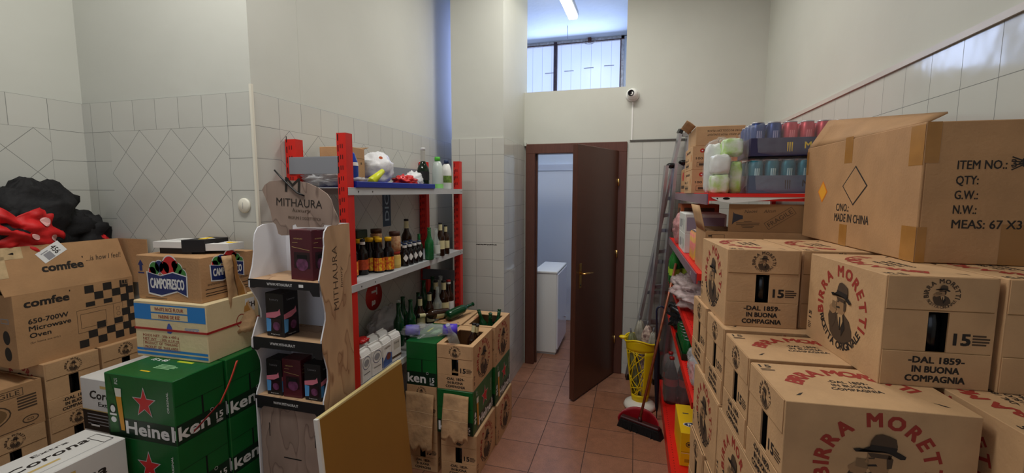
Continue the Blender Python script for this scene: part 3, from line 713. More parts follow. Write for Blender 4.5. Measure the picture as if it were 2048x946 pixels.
gl = ['topmost green beer carton with red star in the left stack, under the rice flour box',
      'green beer carton with red star, second from the top of the left stack',
      'green beer carton low in the left stack, out of sight near the floor', 'green beer carton low in the left stack, out of sight near the floor']
gl2 = ['green beer carton behind the top star carton, touching the cardboard display', 'green beer carton behind the second star carton, below the display shelves',
       'green beer carton low in the left stack, out of sight near the floor', 'green beer carton low in the left stack, out of sight near the floor']
for i in range(4):
    green_carton(hx_, hy_, .2516*(3-i), -PI/2+.02, gl[i], GG, gs)
    green_carton(hx_+.004, hy_+.216, .2516*(3-i), -PI/2+.015, gl2[i], GG, gs)
# plastic strap hanging over the green cartons
a, b_ = at(472, 722, X=-1.595), at(437, 810, X=-1.598); c_ = at(386, 866, X=-1.60)
bb = B(); pts = [a, a.lerp(b_, .5)+Vector((.002, 0, 0)), b_]
STRAP = P('strap_red', (226, 84, 66), .4); STRD = P('strap_dark', (130, 24, 26), .4)
bb.sheet(lambda u, v: a.lerp(b_, u)+Vector((.006*math.sin(u*PI), v*.010, 0)), 10, 1, STRAP, th=.001)
bb.sheet(lambda u, v: b_.lerp(c_, u)+Vector((.002, v*.004, v*.010)), 8, 1, STRD, th=.001)
tag(bb.build('packing_strap'), 'thin red plastic strap hanging over the side of the green beer cartons', 'strap')

# ------------------------------------------------------------------ generic closed carton
def carton(name, label, cat, x0, y0, z0, W, D, H, mt, rz=0, bev=.003, group=None):
    """corner (x0,y0,z0) near-left-bottom; returns root + body builder in local coordinates (origin at that corner)"""
    r = thing(name, label, cat, (x0, y0, z0), rz, group); b = B(); b.box(0, W, 0, D, 0, H, mt, bev)
    return r, b
# rice flour box
r, b = carton('rice_flour_box', 'cream rice flour box with blue bands and a red strap, on the green cartons', 'box', -2.012, 1.298, 1.0064, .375, .262, .24, CREAM, .035)
W_, H_ = .375, .24; F = Fr('-Y', 0, 0, 0)
SB = P('print_sky_blue', (40, 130, 205), .5)
b.rect(F, W_/2, .195, W_-.006, .066, SB, 1); b.rect(F, .188, .209, .19, .026, CREAM, 2); b.rect(F, .188, .178, .19, .024, CREAM, 2)
b.text(F, .188, .209, .014, 'WHITE RICE FLOUR', RED, w=.15, lift=3, bold=.02); b.text(F, .188, .178, .014, 'FARINE DE RIZ', RED, w=.11, lift=3, bold=.02)
b.rect(F, W_/2, .033, W_-.004, .010, SB, 1); b.rect(F, W_/2, .016, W_-.004, .011, SB, 1)
b.flat(F, [(.170, .130), (.178, .150), (.186, .152), (.196, .138), (.202, .120), (.190, .108), (.172, .110)], P('elephant_blue', (70, 90, 170), .5), 1)
b.text(F, .135, .094, .010, 'POIDS NET : 50b x 400 g', RED, w=.19, lift=1); b.text(F, .135, .079, .010, 'NET WT   : 50b x 14 oz', RED, w=.19, lift=1)
b.text(F, .135, .061, .011, 'PRODUCT  OF  THAILAND', RED, w=.175, lift=1); b.text(F, .135, .044, .011, 'PRODUIT  DE  THAILANDE', RED, w=.175, lift=1); b.frame(F, .135, .053, .19, .036, .0015, RED, 1)
b.frame(F, .30, .128, .07, .016, .002, SB, 1); b.text(F, .30, .128, .009, 'IIIIIIIIII', SB, w=.06)
F = Fr('+X', .375, 0, 0); b.rect(F, .215, .19, .05, .06, WHITE, 1); b.text(F, .20, .19, .022, 'CH', INK, w=.04, bold=.04, align='l', lift=2); b.ring(F, .165, .13, .026, .03, .004, RED, 1); b.text(F, .165, .125, .012, 'lo', RED, lift=2)
b.build('body', r)
bb = B(); sz = .118
bb.box(-.0012, .3762, -.0016, -.0004, sz, sz+.009, P('strap_crimson', (170, 36, 36), .4)); bb.box(.3754, .3766, -.0016, .262, sz, sz+.009, MATS['strap_crimson']); bb.box(-.0016, -.0004, -.0016, .262, sz, sz+.009, MATS['strap_crimson']); bb.build('strap', r)
# berry box
r, b = carton('fruit_box', 'brown fruit box with a blue banner logo and berries, on the rice flour box', 'box', -2.016, 1.325, 1.2464, .345, .262, .187, KRAFTD, .0)
def fruit_logo(b, F, cx, cy, s):
    pr = [(-.062, .020), (-.06, -.03), (-.02, -.035), (.03, -.022), (.06, -.032), (.062, .014), (.02, .022), (-.02, .012)]
    for (dx, dy, rr, mt) in ((-.038, .030, .016, P('leaf_green', (60, 130, 60), .5)), (-.022, .036, .014, NAVY), (.012, .040, .022, P('berry_red', (206, 36, 40), .5)), (-.006, .032, .016, MATS['berry_red']), (.036, .032, .014, MATS['leaf_green']), (.028, .042, .010, MATS['berry_red']), (-.046, .022, .012, MATS['berry_red']), (.05, .02, .012, MATS['leaf_green'])):
        b.ell(F, cx+dx*s, cy+dy*s, rr*s*1.15, rr*s*1.15, WHITE, 1); b.ell(F, cx+dx*s, cy+dy*s, rr*s, rr*s, mt, 2)
    b.flat(F, [(cx+x*s*1.06, cy+y*s*1.12) for x, y in pr], WHITE, 3); b.flat(F, [(cx+x*s, cy+y*s) for x, y in pr], NAVY, 4)
    b.text(F, cx, cy-.006*s, .024*s, 'CAMPOFRESCO', WHITE, w=.108*s, lift=5, bold=.03)
F = Fr('-Y', 0, 0, 0); fruit_logo(b, F, .168, .082, 1.7)
b.flat(F, [(.018, .12), (.018, .145), (.010, .145), (.026, .168), (.042, .145), (.034, .145), (.034, .12)], NAVY, 1); b.rect(F, .026, .112, .034, .006, NAVY, 1); b.text(F, .2, .14, .007, 'FRUTTI DI BOSCO PER CESTINO', INKB, w=.15, bold=0); b.rect(F, .10, .008, .12, .003, INKB, 1)
F = Fr('+X', .345, 0, 0); fruit_logo(b, F, .125, .125, 1.25)
for z in (.052, .036, .026): b.rect(F, .12, z, .20, .003, INK, 1)
b.text(F, .07, .07, .009, 'WWWWWWW', INKB, w=.08); b.text(F, .20, .076, .009, 'HHHHHH', INKB, w=.05)
b.build('body', r)
# torn cardboard and tape strip hanging from its side
tp = at(456, 512, X=-1.668); bt = at(486, 668, X=-1.63)
bb = B(); pr = random.Random(5)
def strip(u, v):
    z = tp.z+.005-(tp.z-bt.z)*v; y = tp.y-.012+.052*v + (u-.5)*(.055+.045*math.sin(v*2.6)) + .006*math.sin(v*17)*u
    return (-1.660+.030*v+.012*math.sin(v*5+u*3)+.004*noise.noise(Vector((u*4, v*9, 0))), y, z - (.02*noise.noise(Vector((u*6, 3, 1))) if v > .95 else 0))
bb.sheet(strip, 8, 18, TORN, th=.0025)
bb.sheet(lambda u, v: (lambda q: (q[0]+.004, q[1]+.006, q[2]))(strip(.5+u*.35, v*.75)), 4, 12, TAPE)
tag(bb.build('torn_cardboard_strip'), 'torn brown cardboard strip with tape hanging down beside the fruit box logo', 'cardboard')
# opened small product carton on top
r = thing('product_carton', 'small opened white, black and yellow product carton lying on the fruit box', 'carton', (-1.835, 1.44, 1.4335), .18, None, (1, 1, 1.45))
b = B()
wq = [(-.150, .0), (-.135, .035), (-.115, .045), (-.01, .045), (.02, .02), (.0, 0)]
b.prism([(-.15, -.045), (-.135, .09), (.0, .09), (-.01, -.055)], .018, .036, WBOX); b.prism([(-.135, -.03), (-.12, .08), (.0, .085), (.03, -.05)], .0, .018, BLACK)
b.text(Fr('T', -.075, .02, .036), 0, .02, .012, 'IIIIIII IIII', GREY, w=.08, bold=0); b.text(Fr('T', -.075, .02, .036), 0, -.01, .012, 'IIIII IIIIIII', GREY, w=.09, bold=0); b.build('body', r)
b = B(); b.prism([(-.01, -.055), (.0, .09), (.10, .075), (.085, -.045)], .006, .042, BLACK); F = Fr('T', .04, .01, .042); b.rect(F, 0, .01, .03, .08, YEL, 1, .3); b.ell(F, .035, 0, .014, .012, FOAM, 2); b.rect(F, -.028, .03, .012, .04, WHITE, 1)
b.prism([(.085, -.04), (.10, .07), (.185, .06), (.175, -.02)], .010, .030, WBOX); F = Fr('T', .135, .01, .030); b.flat(F, [(-.02, .045), (.045, .03), (.03, -.012), (-.005, .01)], YEL, 1); b.rect(F, -.034, .01, .016, .05, INK, 1, .2); b.build('open_flap', r)

# ------------------------------------------------------------------ far left stack by the recess wall
LS = .90
GL = 'kraft cartons in the far left stack'
XF = -2.40      # aisle side faces of that stack
def left_carton(y, z, label, h=.2405): return beer_carton(XF-.165, y, z, PI/2, label, GL, .88, h=h) if False else beer_carton(XF-.1615-.002, y, z, -PI/2, label, GL, .88, h=h)
lh = .2405
left_carton(1.287, 3*lh, 'kraft beer carton with black slot right under the microwave box, beside the drinks box')
left_carton(1.497, 3*lh, 'kraft beer carton under the right end of the microwave box, half hidden by white carton')
left_carton(1.287, 2*lh, 'kraft beer carton of the far left stack, one layer below the slot carton')
left_carton(1.497, 2*lh, 'kraft beer carton out of sight at the foot of the far left stack'); 
left_carton(1.075, 2*lh, 'kraft beer carton at the lower left edge of the photo, below the open drinks box')
for i in (0, 1):
    for y in (1.075, 1.287, 1.497): left_carton(y, i*lh, 'kraft beer carton out of sight at the foot of the far left stack')
left_carton(.865, 2*lh, 'kraft beer carton out of sight at the foot of the far left stack'); left_carton(.865, lh, 'kraft beer carton out of sight at the foot of the far left stack'); left_carton(.865, 0, 'kraft beer carton out of sight at the foot of the far left stack')
# open drinks box
r = thing('drinks_box', 'open brown drinks box printed FRAGILE at the left edge, under the microwave box', 'box', (XF-.30, .80, 3*lh)); t = .004; W_, D_, H_ = .30, .375, .19
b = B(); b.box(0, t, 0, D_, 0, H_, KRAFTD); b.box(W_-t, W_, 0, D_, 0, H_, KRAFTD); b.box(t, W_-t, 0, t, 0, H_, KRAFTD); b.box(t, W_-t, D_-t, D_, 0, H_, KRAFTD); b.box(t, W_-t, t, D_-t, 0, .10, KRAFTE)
F = Fr('+X', W_, 0, 0)
b.frame(F, .245, .160, .14, .030, .002, INKB, 1); b.text(F, .245, .160, .018, 'FRAGILE', INKB, w=.12)
LOGOE = P('print_ochre', (122, 92, 58), .7)
b.ell(F, .16, .085, .115, .056, INKB, 1); b.ell(F, .16, .085, .110, .051, KRAFTD, 2); b.ell(F, .16, .085, .102, .044, LOGOE, 3); b.text(F, .17, .100, .028, 'ICA', INK, w=.12, lift=4, bold=.04); b.text(F, .17, .064, .028, 'OLA', INK, w=.12, lift=4, bold=.04)
for i in range(5): b.rect(F, .325, .135-.012*i, .06, .007, INKB, 1)
b.ring(F, .33, .035, .026, .016, .004, INKB, 1); b.text(F, .33, .035, .010, 'CO', INKB); b.rect(F, .19, .008, .30, .003, INKB, 1)
b.build('body', r)
bb = B(); bb.sheet(lambda u, v: (.01+.28*u, D_-.01-.16*v, H_-.004-.045*v+.004*math.sin(u*5)), 5, 5, KRAFTD, th=.003); bb.build('top_flap', r)

# ------------------------------------------------------------------ microwave box
r = thing('microwave_box', 'open brown microwave oven box with checkered print in the far left stack', 'box', (-2.735, 1.128, 4*lh)); W_, D_, H_ = .305, .446, .309; t = .005
b = B(); b.box(0, t, 0, D_, 0, H_, KRAFTD); b.box(W_-t, W_, 0, D_, 0, H_, KRAFTD); b.box(t, W_-t, 0, t, 0, H_, KRAFTD); b.box(t, W_-t, D_-t, D_, 0, H_, KRAFTD); b.box(t, W_-t, t, D_-t, 0, t, KRAFTD)
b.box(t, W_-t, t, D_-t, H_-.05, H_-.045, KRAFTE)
F = Fr('+X', W_, 0, 0)
b.text(F, .035, .268, .032, 'comfee', INK, w=.15, bold=.05, align='l'); b.text(F, .190, .285, .02, "'", INK, bold=.03)
for i, (t_, w_) in enumerate((('650-700W', .135), ('Microwave', .142), ('Oven', .07))): b.text(F, .042, .19-i*.030, .020, t_, INK, w=w_, bold=.03, align='l')
b.text(F, .042, .100, .008, '(for home use only)', INKB, w=.10, align='l', bold=0)
b.frame(F, .300, .140, .185, .105, .0014, INKB, 1); b.frame(F, .270, .140, .10, .065, .0014, INKB, 1); b.rect(F, .352, .14, .0014, .105, INKB, 1)
for z in (.165, .14): b.ring(F, .372, z, .008, .010, .0012, INKB, 1)
b.rect(F, .372, .112, .022, .003, INKB, 1); b.rect(F, .372, .105, .022, .003, INKB, 1)
s_ = .0355
top = [(5, 0), (7, 0), (9, 0), (6, 1), (8, 1), (10, 1), (5, 2), (7, 2), (9, 2), (10, 3), (11, 2), (10, 5), (9, 4)]
chk = [(.262, .283), (.335, .283), (.405, .283), (.298, .248), (.370, .248), (.438, .248), (.262, .213, .6), (.333, .213, .6), (.405, .213), (.438, .178), (.405, .142), (.438, .107), (.405, .072), (.370, .107, .8), (.335, .035+.037), (.298, .107, .9), (.262, .072), (.370, .037), (.298, .037), (.438, .037), (.225, .035)]
for c_ in chk: b.rect(F, min(c_[0], .428), c_[1], .036 if c_[0] < .43 else .032, .0355*(c_[2] if len(c_) > 2 else 1), INK, 2)
b.frame(F, .415, .290, .035, .020, .0015, KRAFT, 3); b.text(F, .415, .290, .013, '11', KRAFT, lift=3)
F = Fr('-Y', 0, 0, 0); b.ell(F, W_-.06, .13, .022, .03, INK, 1); b.ell(F, W_-.06, .06, .022, .03, INK, 1); b.rect(F, W_-.06, .20, .05, .022, GREY, 1); b.rect(F, W_-.06, .20, .04, .014, KRAFTD, 2)
b.build('body', r)
fh = .20; tlt = .22
bb = B(); Tf = Matrix.Translation((W_-.002, 0, H_)) @ Matrix.Rotation(-tlt, 4, 'Y')
bb.prism([(-.02, 0), (D_, 0), (D_-.022, fh), (-.055, fh)], -.002, .002, KRAFTD, T=Tf @ Fr('+X'))
F = Tf @ Fr('+X', .0022, 0, 0)
bb.text(F, .115, .098, .033, 'comfee', INK, w=.145, bold=.05, align='l'); bb.text(F, .264, .120, .02, "'", INK, bold=.03); bb.text(F, .275, .118, .024, '...is how I feel!', INK, w=.145, bold=.0, shear=.25, align='l')
for (sx, sy, w_, h_) in ((.0, .175, .13, .05), (-.01, .12, .035, .09)): bb.rect(F, sx, sy, w_, h_, P('peeled_tape', (200, 172, 130), .5, .2, 30), 1)
bb.rect(F, .16, .165, .10, .052, WHITE, 2, .55); bb.text(F, .175, .176, .024, '456', INK, w=.035, rot=.55-PI/2, lift=3); bb.rect(F, .15, .150, .03, .03, GREY, 3, .55); bb.rect(F, .135, .165, .03, .004, GREY, 3, .55)
bb.build('top_flap', r)
bb = B(); e0 = at(288, 542, Y=1.586); e1 = at(246, 476, Y=1.586)
bb.box(W_-.11-.0, W_+.105, D_+.008, D_+.012, H_-.03, H_+.19, KRAFTD); bb.build('top_flap', r)
# crumpled cloths heaped in the open box
q = at(92, 430, X=-2.60); BC = P('black_cloth', (16, 15, 18), .75, .3, 20, .6, 26)
b = B(); b.blob((-2.62, 1.31, 1.545), (.115, .175, .175), BC, 4, .35, 2.6, 48, 30); b.blob((-2.64, 1.47, 1.46), (.09, .15, .13), BC, 9, .4, 3, 40, 24); b.blob((-2.60, 1.14, 1.50), (.12, .14, .13), BC, 12, .4, 3, 40, 24)
tag(b.build('black_cloth'), 'heap of crumpled black cloth stuffed in the open microwave box', 'cloth')
RC = P('red_cloth', (206, 28, 30), .6, .2, 12, .5, 22); PD = P('pale_dot', (226, 172, 168), .6)
def redsheet(u, v):
    a = 2*u-1; w = .065+.085*abs(a)**.8
    y = 1.20+.16*a; z = 1.525+(v-.5)*2*w-.03*a
    x = -2.463-.05*a*a+.022*noise.noise(Vector((u*7, v*7, 2)))+.01*math.sin(v*22+u*9)*.6-.03*(2*v-1)**2
    return Vector((x, y, z))
b = B(); b.sheet(redsheet, 40, 26, RC, th=.004)
for (u, v, rr) in ((.78, .72, .020), (.93, .25, .020), (.62, .42, .016), (.10, .25, .018), (.20, .78, .018), (.85, .46, .014)):
    c0 = redsheet(u, v); du = redsheet(u+.02, v)-c0; dv = redsheet(u, v+.02)-c0; n = du.cross(dv).normalized(); n = n if n.x > 0 else -n; du.normalize(); dv = n.cross(du)
    b.add([tuple(redsheet(u+rr*math.cos(i*PI/8)/.32, v+rr*math.sin(i*PI/8)/.24)+n*.006) for i in range(16)], [tuple(range(16))], PD)
tag(b.build('red_cloth'), 'crumpled red cloth with pale dots lying over the black cloth at the left edge', 'cloth')
b = B(); b.blob((-2.60, 1.545, 1.38), (.06, .05, .10), RC, 5, .4, 4, 24, 16); tag(b.build('red_cloth'), 'small bunch of red cloth poking out at the right end of the black cloth', 'cloth')

# ------------------------------------------------------------------ white beer cartons
def white_carton(x0, y0, z0, W, D, H, label, group='white beer cartons at the lower left'):
    r, b = carton('white_beer_carton', label, 'carton', x0, y0, z0, W, D, H, WBOX, 0, .003, group)
    for n, ox, oy, w in (('-Y', W/2, 0, W), ('+X', W, D/2, D)):
        F = Fr(n, ox, oy, 0)
        b.rect(F, 0, H*.20, w-.004, H*.38, BLACK, 1); b.rect(F, 0, H*.40, w-.004, .004, GOLD, 2)
        b.rect(F, 0, H*.86, .05, .012, GOLD, 1)
        b.text(F, 0, H*.70, .034, 'Corona', INK, w=w*.62, bold=.03, shear=.15, lift=2); b.text(F, 0, H*.53, .018, 'Extra', INK, w=w*.3, bold=.02, lift=2)
        for i in range(4): b.rect(F, -w*.05, H*.32-i*.014, w*.7, .004, GREY, 2)
        b.rect(F, -w*.25, H*.12, .05, .012, WHITE, 2)
    F = Fr('TL', W/2, D/2, H)
    b.text(F, .02, .015, .038, 'Corona', INK, w=D*.6, bold=.03, shear=.15); b.text(F, .05, .065, .018, 'Extra', INK, w=D*.28, bold=.02); b.rect(F, -.02, -.035, .09, .012, GOLD); b.rect(F, .0, -.07, D*.9, .002, GREY); b.frame(F, D*.42, -.02, .03, .09, .003, INK)
    b.build('body', r)
    return r
white_carton(-2.235, 1.215, .69, .285, .37, .23, 'white and black beer carton tucked behind the left side of the green star cartons')
for i in (0, 1, 2): white_carton(-2.235, 1.215, .23*i, .285, .37, .23, 'white beer carton out of sight behind the green cartons')
white_carton(-2.048, .752, .513, .215, .365, .257, 'white beer carton nearest the viewer at the bottom left, lettering on its lid')
for i in (0, 1): white_carton(-2.048, .752, .2565*i, .215, .365, .2565, 'white beer carton out of sight below the nearest white one')
# ------------------------------------------------------------------ cardboard display stand
MARB = marble('olive_wood_print', (192, 156, 120), (136, 98, 70), 1.5); MARBG = marble('grey_wood_print', (160, 138, 124), (112, 92, 82), 1.6)
WCARD = P('white_card', (228, 228, 232), .55)
dX0, dX1, dY0, dY1 = -1.53, -1.19, 1.42, 1.63
r = thing('display_stand', 'tall cardboard display stand with olive wood print and black shelf lips', 'display stand', (-1.36, 1.52, 0))
O = Vector((-1.36, 1.52, 0)); L4 = Matrix.Translation(-O)
def loc(v): return tuple(Vector(v)-O)
zc = lambda x, y: (490+x*.3172, 340+y*.3172); z6 = lambda x, y: (490+x*.3656, 600+y*.3656)
# right side panel with curvy front edge
edge = [at(*zc(*p), X=dX1) for p in ((560, 345), (520, 358), (502, 390), (497, 430), (500, 480), (492, 560), (478, 640), (468, 700))]
edge += [at(*z6(*p), X=dX1) for p in ((432, 20), (441, 70), (442, 110), (430, 170), (419, 225), (420, 275), (436, 320), (452, 380), (455, 440), (444, 500), (432, 555), (430, 610))]
top = edge[0].z
poly = [(dY1, 0), (dY1, top)] + [(e.y, e.z) for e in edge] + [(edge[-1].y, 0)]
ff = Fr('+X', dX1, 0, 0)
b = B(L4); b.prism(poly, -.006, 0, WCARD, T=ff, side=WCARD)
cap = [(y, z) for y, z in poly]
if sum(cap[i-1][0]*p[1]-p[0]*cap[i-1][1] for i, p in enumerate(cap)) < 0: cap = cap[::-1]
b.flat(ff, cap, MARB, 1)
b.text(ff, at(*zc(570, 700), X=dX1).y, at(*zc(570, 700), X=dX1).z+.012, .030, 'MITHAURA', INKB, w=.27, bold=0, rot=PI/2, lift=2)
b.text(ff, at(*zc(600, 700), X=dX1).y+.008, at(*zc(600, 690), X=dX1).z+.01, .014, 'luxury', INKB, w=.09, bold=0, rot=PI/2, lift=2, shear=.2)
b.build('side_panel', r)
eL = [at(*zc(*p), X=dX0) for p in ((110, 342), (75, 362), (56, 400), (50, 450), (50, 520), (42, 600), (22, 685))]
eL += [at(*zc(*p), X=dX0) for p in ((22, 735), (45, 770), (75, 820), (95, 880), (98, 930))] + [at(*z6(*p), X=dX0) for p in ((68, 90), (50, 150), (35, 208), (35, 255), (62, 280), (82, 330), (86, 380), (78, 450), (62, 500), (58, 540))]
b = B(L4); b.prism([(dY1, 0), (dY1, top)] + [(e.y, e.z) for e in eL] + [(dY0, .80), (dY0, 0)], 0, .006, WCARD, T=Fr('+X', dX0, 0, 0)); b.build('side_panel', r)
b = B(L4); b.box(dX0+.006, dX1-.006, dY1-.006, dY1, 0, top+.0, WCARD); b.build('back_panel', r)
for (za, zb, n) in ((1.307, 1.340, 0), (1.050, 1.094, 1), (.795, .838, 2)):
    b = B(L4); b.box(dX0+.006, dX1-.006, dY0+.004, dY1-.006, zb-.012, zb-.002, WCARD); b.flat(Fr('T', 0, 0, zb-.0018), [(dX0+.006, dY0+.004), (dX1-.006, dY0+.004), (dX1-.006, dY1-.006), (dX0+.006, dY1-.006)], MARB)
    s_ = b.build('shelf', r)
    b = B(L4); LX0, LX1 = dX0-.004, dX1+.004
    b.prism([(LX0, zb), (LX1, zb), (LX1, za-.022), (LX1-.03, za-.022), (LX1-.045, za), (LX0+.045, za), (LX0+.03, za-(.012 if n else .004)), (LX0, za-(.012 if n else .004))], 0, .004, BLACK, T=Fr('-Y', 0, dY0+.004, 0))
    F = Fr('-Y', 0, dY0, 0); b.text(F, dX0+.155, (za+zb)/2, .011, 'WWW.MITHAURA.IT', WHITE, w=.125, bold=.01)
    if n == 0: b.rect(F, dX0+.26, (za+zb)/2, .022, .012, WHITE)
    b.build('shelf_lip', s_)
b = B(L4); b.prism([(dX0+.012, 0), (dX0+.012, .765), (dX0+.03, .79), (dX1-.03, .79), (dX1-.008, .77), (dX1-.008, 0)], 0, .005, MARBG, T=Fr('-Y', 0, dY0+.012, 0))
F = Fr('-Y', 0, dY0+.007, 0)
for (x, z, w_, h_) in ((dX0+.058, .69, .004, .06), (dX1-.052, .67, .004, .055), (dX0+.17, .575, .09, .005)): b.rect(F, x, z, w_, h_, HOLE)
b.text(F, dX0+.17, .46, .07, 'M', INK, w=.09, bold=-.01)
b.build('front_panel', r)
# hanging header shaped like an elephant, printed
hp = [(112, 125), (128, 95), (160, 72), (245, 64), (330, 68), (400, 82), (470, 115), (520, 150), (545, 185), (560, 235), (590, 300), (598, 335), (575, 350), (500, 345), (494, 362), (332, 360), (322, 340), (300, 350), (300, 385), (296, 405), (280, 411), (235, 412), (215, 402), (200, 345), (178, 325), (165, 260), (140, 190)]
HY = 1.50
pts = [at(*zc(*p), Y=HY) for p in hp]
b = B(L4); b.prism([(p.x, p.z) for p in pts], 0, .004, MARBG, T=Fr('-Y', 0, HY, 0))
F = Fr('-Y', 0, HY-.0045, 0); c1 = at(*zc(345, 208), Y=HY); 
b.text(F, c1.x, c1.z, .032, 'MITHAURA', INK, w=.225, bold=0, rot=-.05); c1 = at(*zc(362, 255), Y=HY); b.text(F, c1.x, c1.z, .014, 'luxury', INKB, w=.09, bold=0, rot=-.05, shear=.2)
c1 = at(*zc(380, 305), Y=HY); b.text(F, c1.x, c1.z, .012, 'PROFUMI E OGGETTISTICA', INKB, w=.16, bold=0, rot=-.04)
c1 = at(*zc(305, 95), Y=HY); b.text(F, c1.x, c1.z, .060, 'M', INK, w=.075, bold=0, rot=-.08); b.build('header', r)
b = B(L4); 
b.tube([loc(at(*zc(*p), Y=HY-.008)) if False else tuple(at(*zc(*p), Y=HY-.008)) for p in ((185, 0), (230, 50), (280, 100), (330, 145), (372, 162))], .0035, BPL, 6)
b.build('strap', r)
# perfume / candle boxes on the stand
BURG = P('burgundy_box', (84, 28, 40), .22, .15, 5); BURD = P('burgundy_dark', (42, 16, 24), .3); PINK = P('print_pink', (226, 130, 150), .5); SKY = P('print_blue_pale', (90, 160, 220), .5); PEAR = P('glass_print', (112, 60, 96), .2, .4, 40)
def gift(x, y, z, w, d, h, kind, label, rz=0):
    r = thing('gift_box', label, 'box', (x, y, z), rz, 'boxed scents on the display stand')
    b = B(); mt = BURG if kind == 0 else BLACK; b.box(-w/2, w/2, -d/2, d/2, 0, h, mt, .0015)
    for n, ox, oy, ww in (('-Y', 0, -d/2, w), ('+X', w/2, 0, d)):
        F = Fr(n, ox, oy, 0)
        if kind == 0:
            b.rect(F, .004, h*.40, ww*.72, h*.32, BURD, 1); b.ell(F, .005, h*.32, ww*.27, h*.13, PEAR, 2); b.rect(F, .005, h*.47, ww*.45, h*.08, HOLE, 3)
            b.text(F, -ww*.1, h*.83, .005, 'MITHAURA', GOLD, w=ww*.4, bold=0, lift=2); b.rect(F, -ww*.25, h*.75, ww*.25, .0012, GOLD, 2); b.flat(F, [(-ww*.4, h*.66), (ww*.4, h*.60), (ww*.4, h*.607), (-ww*.4, h*.668)], GOLD, 2)
        else:
            b.flat(F, [(-ww*.49, h*.1), (-ww*.49, h*.42), (-ww*.2, h*.40), (-ww*.25, h*.12)], SKY, 1); b.flat(F, [(-ww*.49, h*.42), (-ww*.49, h*.53), (ww*.2, h*.60), (ww*.3, h*.66), (ww*.34, h*.52), (0, h*.44)], PINK, 2)
            b.rect(F, .006, h*.27, ww*.55, h*.30, BURD, 3); b.ell(F, .008, h*.25, ww*.20, h*.10, PEAR, 4); b.text(F, 0, h*.86, .008, 'Luxury', GREY, w=ww*.5, bold=0, lift=2); b.text(F, 0, h*.06, .004, 'fragrance', WHITE, w=ww*.5, bold=0, lift=2)
    b.build('body', r); 
    B().box(-w/2+.001, w/2-.001, -d/2+.001, d/2-.001, h, h+.0008, mt).build('lid', r)
gift(-1.295, 1.505, 1.3385, .115, .09, .205, 0, 'burgundy gift box alone on the top shelf of the display stand', -.08)
gift(-1.432, 1.488, 1.0925, .095, .08, .185, 1, 'black gift box with pink and blue stripe on the middle shelf of the display stand', -.05)
gift(-1.452, 1.480, .8365, .078, .07, .155, 1, 'black gift box with pink stripe at the left of the lowest display shelf', 0)
gift(-1.362, 1.480, .8365, .092, .07, .165, 0, 'burgundy gift box in the middle of the lowest display shelf', .03)
gift(-1.258, 1.480, .8365, .080, .07, .155, 1, 'gift box half hidden by the curved side panel on the lowest display shelf', 0)

# ------------------------------------------------------------------ leaning board
a0, a1 = at(640, 837, X=-1.125), at(801, 732, X=-1.135)
c0 = at(653, 946, X=-1.09)
OAK = P('ochre_laminate', (150, 108, 46), .42, .05, 3); EDG = P('pale_edge', (206, 186, 130), .5); WED = P('white_edge', (226, 224, 216), .4)
r = thing('wooden_board', 'ochre laminate board with pale edges leaning against the front of the left shelving', 'board', (-1.065, 1.315, 0))
r.rotation_euler = (0, math.radians(-4.6), 0)
b = B(); b.box(-.018, 0, .012, .62, .0, .842, EDG, .001); b.flat(Fr('+X', 0.0, 0, 0), [(.014, .002), (.62, .002), (.62, .826), (.014, .836)], OAK); b.build('panel', r)
B().box(-.018, 0.001, 0, .012, 0, .842, WED, .001).build('edge_strip', r)

# ------------------------------------------------------------------ left shelving unit
RF, RB, RY0, RY1, RZT = -1.303, -1.645, 1.78, 3.20, 1.955
r = thing('shelving_unit', 'grey shelving unit with red perforated posts along the left tiled wall', 'shelving', (-1.47, 2.48, 0)); O = Vector((-1.47, 2.48, 0)); L4 = Matrix.Translation(-O)
def post(x0, x1, y0, y1, ztop, mat=RACKR):
    b = B(L4); t = .003
    b.box(x0, x1, y0, y0+t, 0, ztop, mat); b.box(x1-t, x1, y0+t, y1, 0, ztop, mat); b.box(x0, x0+t, y0+t, y1, 0, ztop, mat); b.box(x0+t, x1-t, y1-t, y1, 0, ztop, mat)
    z = .06
    while z < ztop-.03:
        for xx in (x0+(x1-x0)*.40, x0+(x1-x0)*.62):
            b.rect(Fr('-Y', xx, y0, z), 0, 0, .004, .02, HOLE, 1)
        b.rect(Fr('-Y', x0+(x1-x0)*.15, y0, z+.04), 0, 0, .005, .03, HOLE, 1)
        z += .05
    b.build('upright', r)
post(RF-.05, RF, RY0, RY0+.05, at(692, 265, Y=RY0).z); post(RF-.05, RF, RY1-.05, RY1, 1.93); post(RB, RB+.06, RY0, RY0+.05, 1.95); post(RB, RB+.06, RY1-.05, RY1, 1.93)
SHZ = [1.718, 1.247, .715, .12]
for k, z in enumerate(SHZ):
    b = B(L4); b.box(RB+.005, RF+.004, RY0+.004, RY1-.004, z-.004, z, STEEL, .001)
    b.box(RF+.001, RF+.004, RY0+.004, RY1-.004, z-.036, z-.004, STEEL); b.box(RF-.02, RF+.001, RY0+.004, RY1-.004, z-.036, z-.032, STEEL); b.box(RB+.005, RB+.008, RY0+.004, RY1-.004, z-.036, z-.004, STEEL)
    for y in (RY0+.08, RY0+.20, RY1-.05, RY1-.02): b.ell(Fr('+X', RF+.0042, y, z-.02), 0, 0, .004, .005, INK, 1, 10)
    b.build('shelf', r)
GPL = P('grey_plate', (132, 134, 140), .5); DPL = P('dark_plate', (96, 98, 104), .5)
b = B(L4); b.box(RB+.02, RF-.045, RY0-.004, RY0-.001, 1.782, 1.862, GPL, .001); b.box(RB+.02, RF-.045, RY0-.001, RY0+.03, 1.860, 1.864, GPL); b.build('end_plate', r)
b = B(L4); b.box(RB+.02, RF-.045, RY1-.06, RY1-.057, 1.0, 1.085, DPL, .001); b.build('end_plate', r)
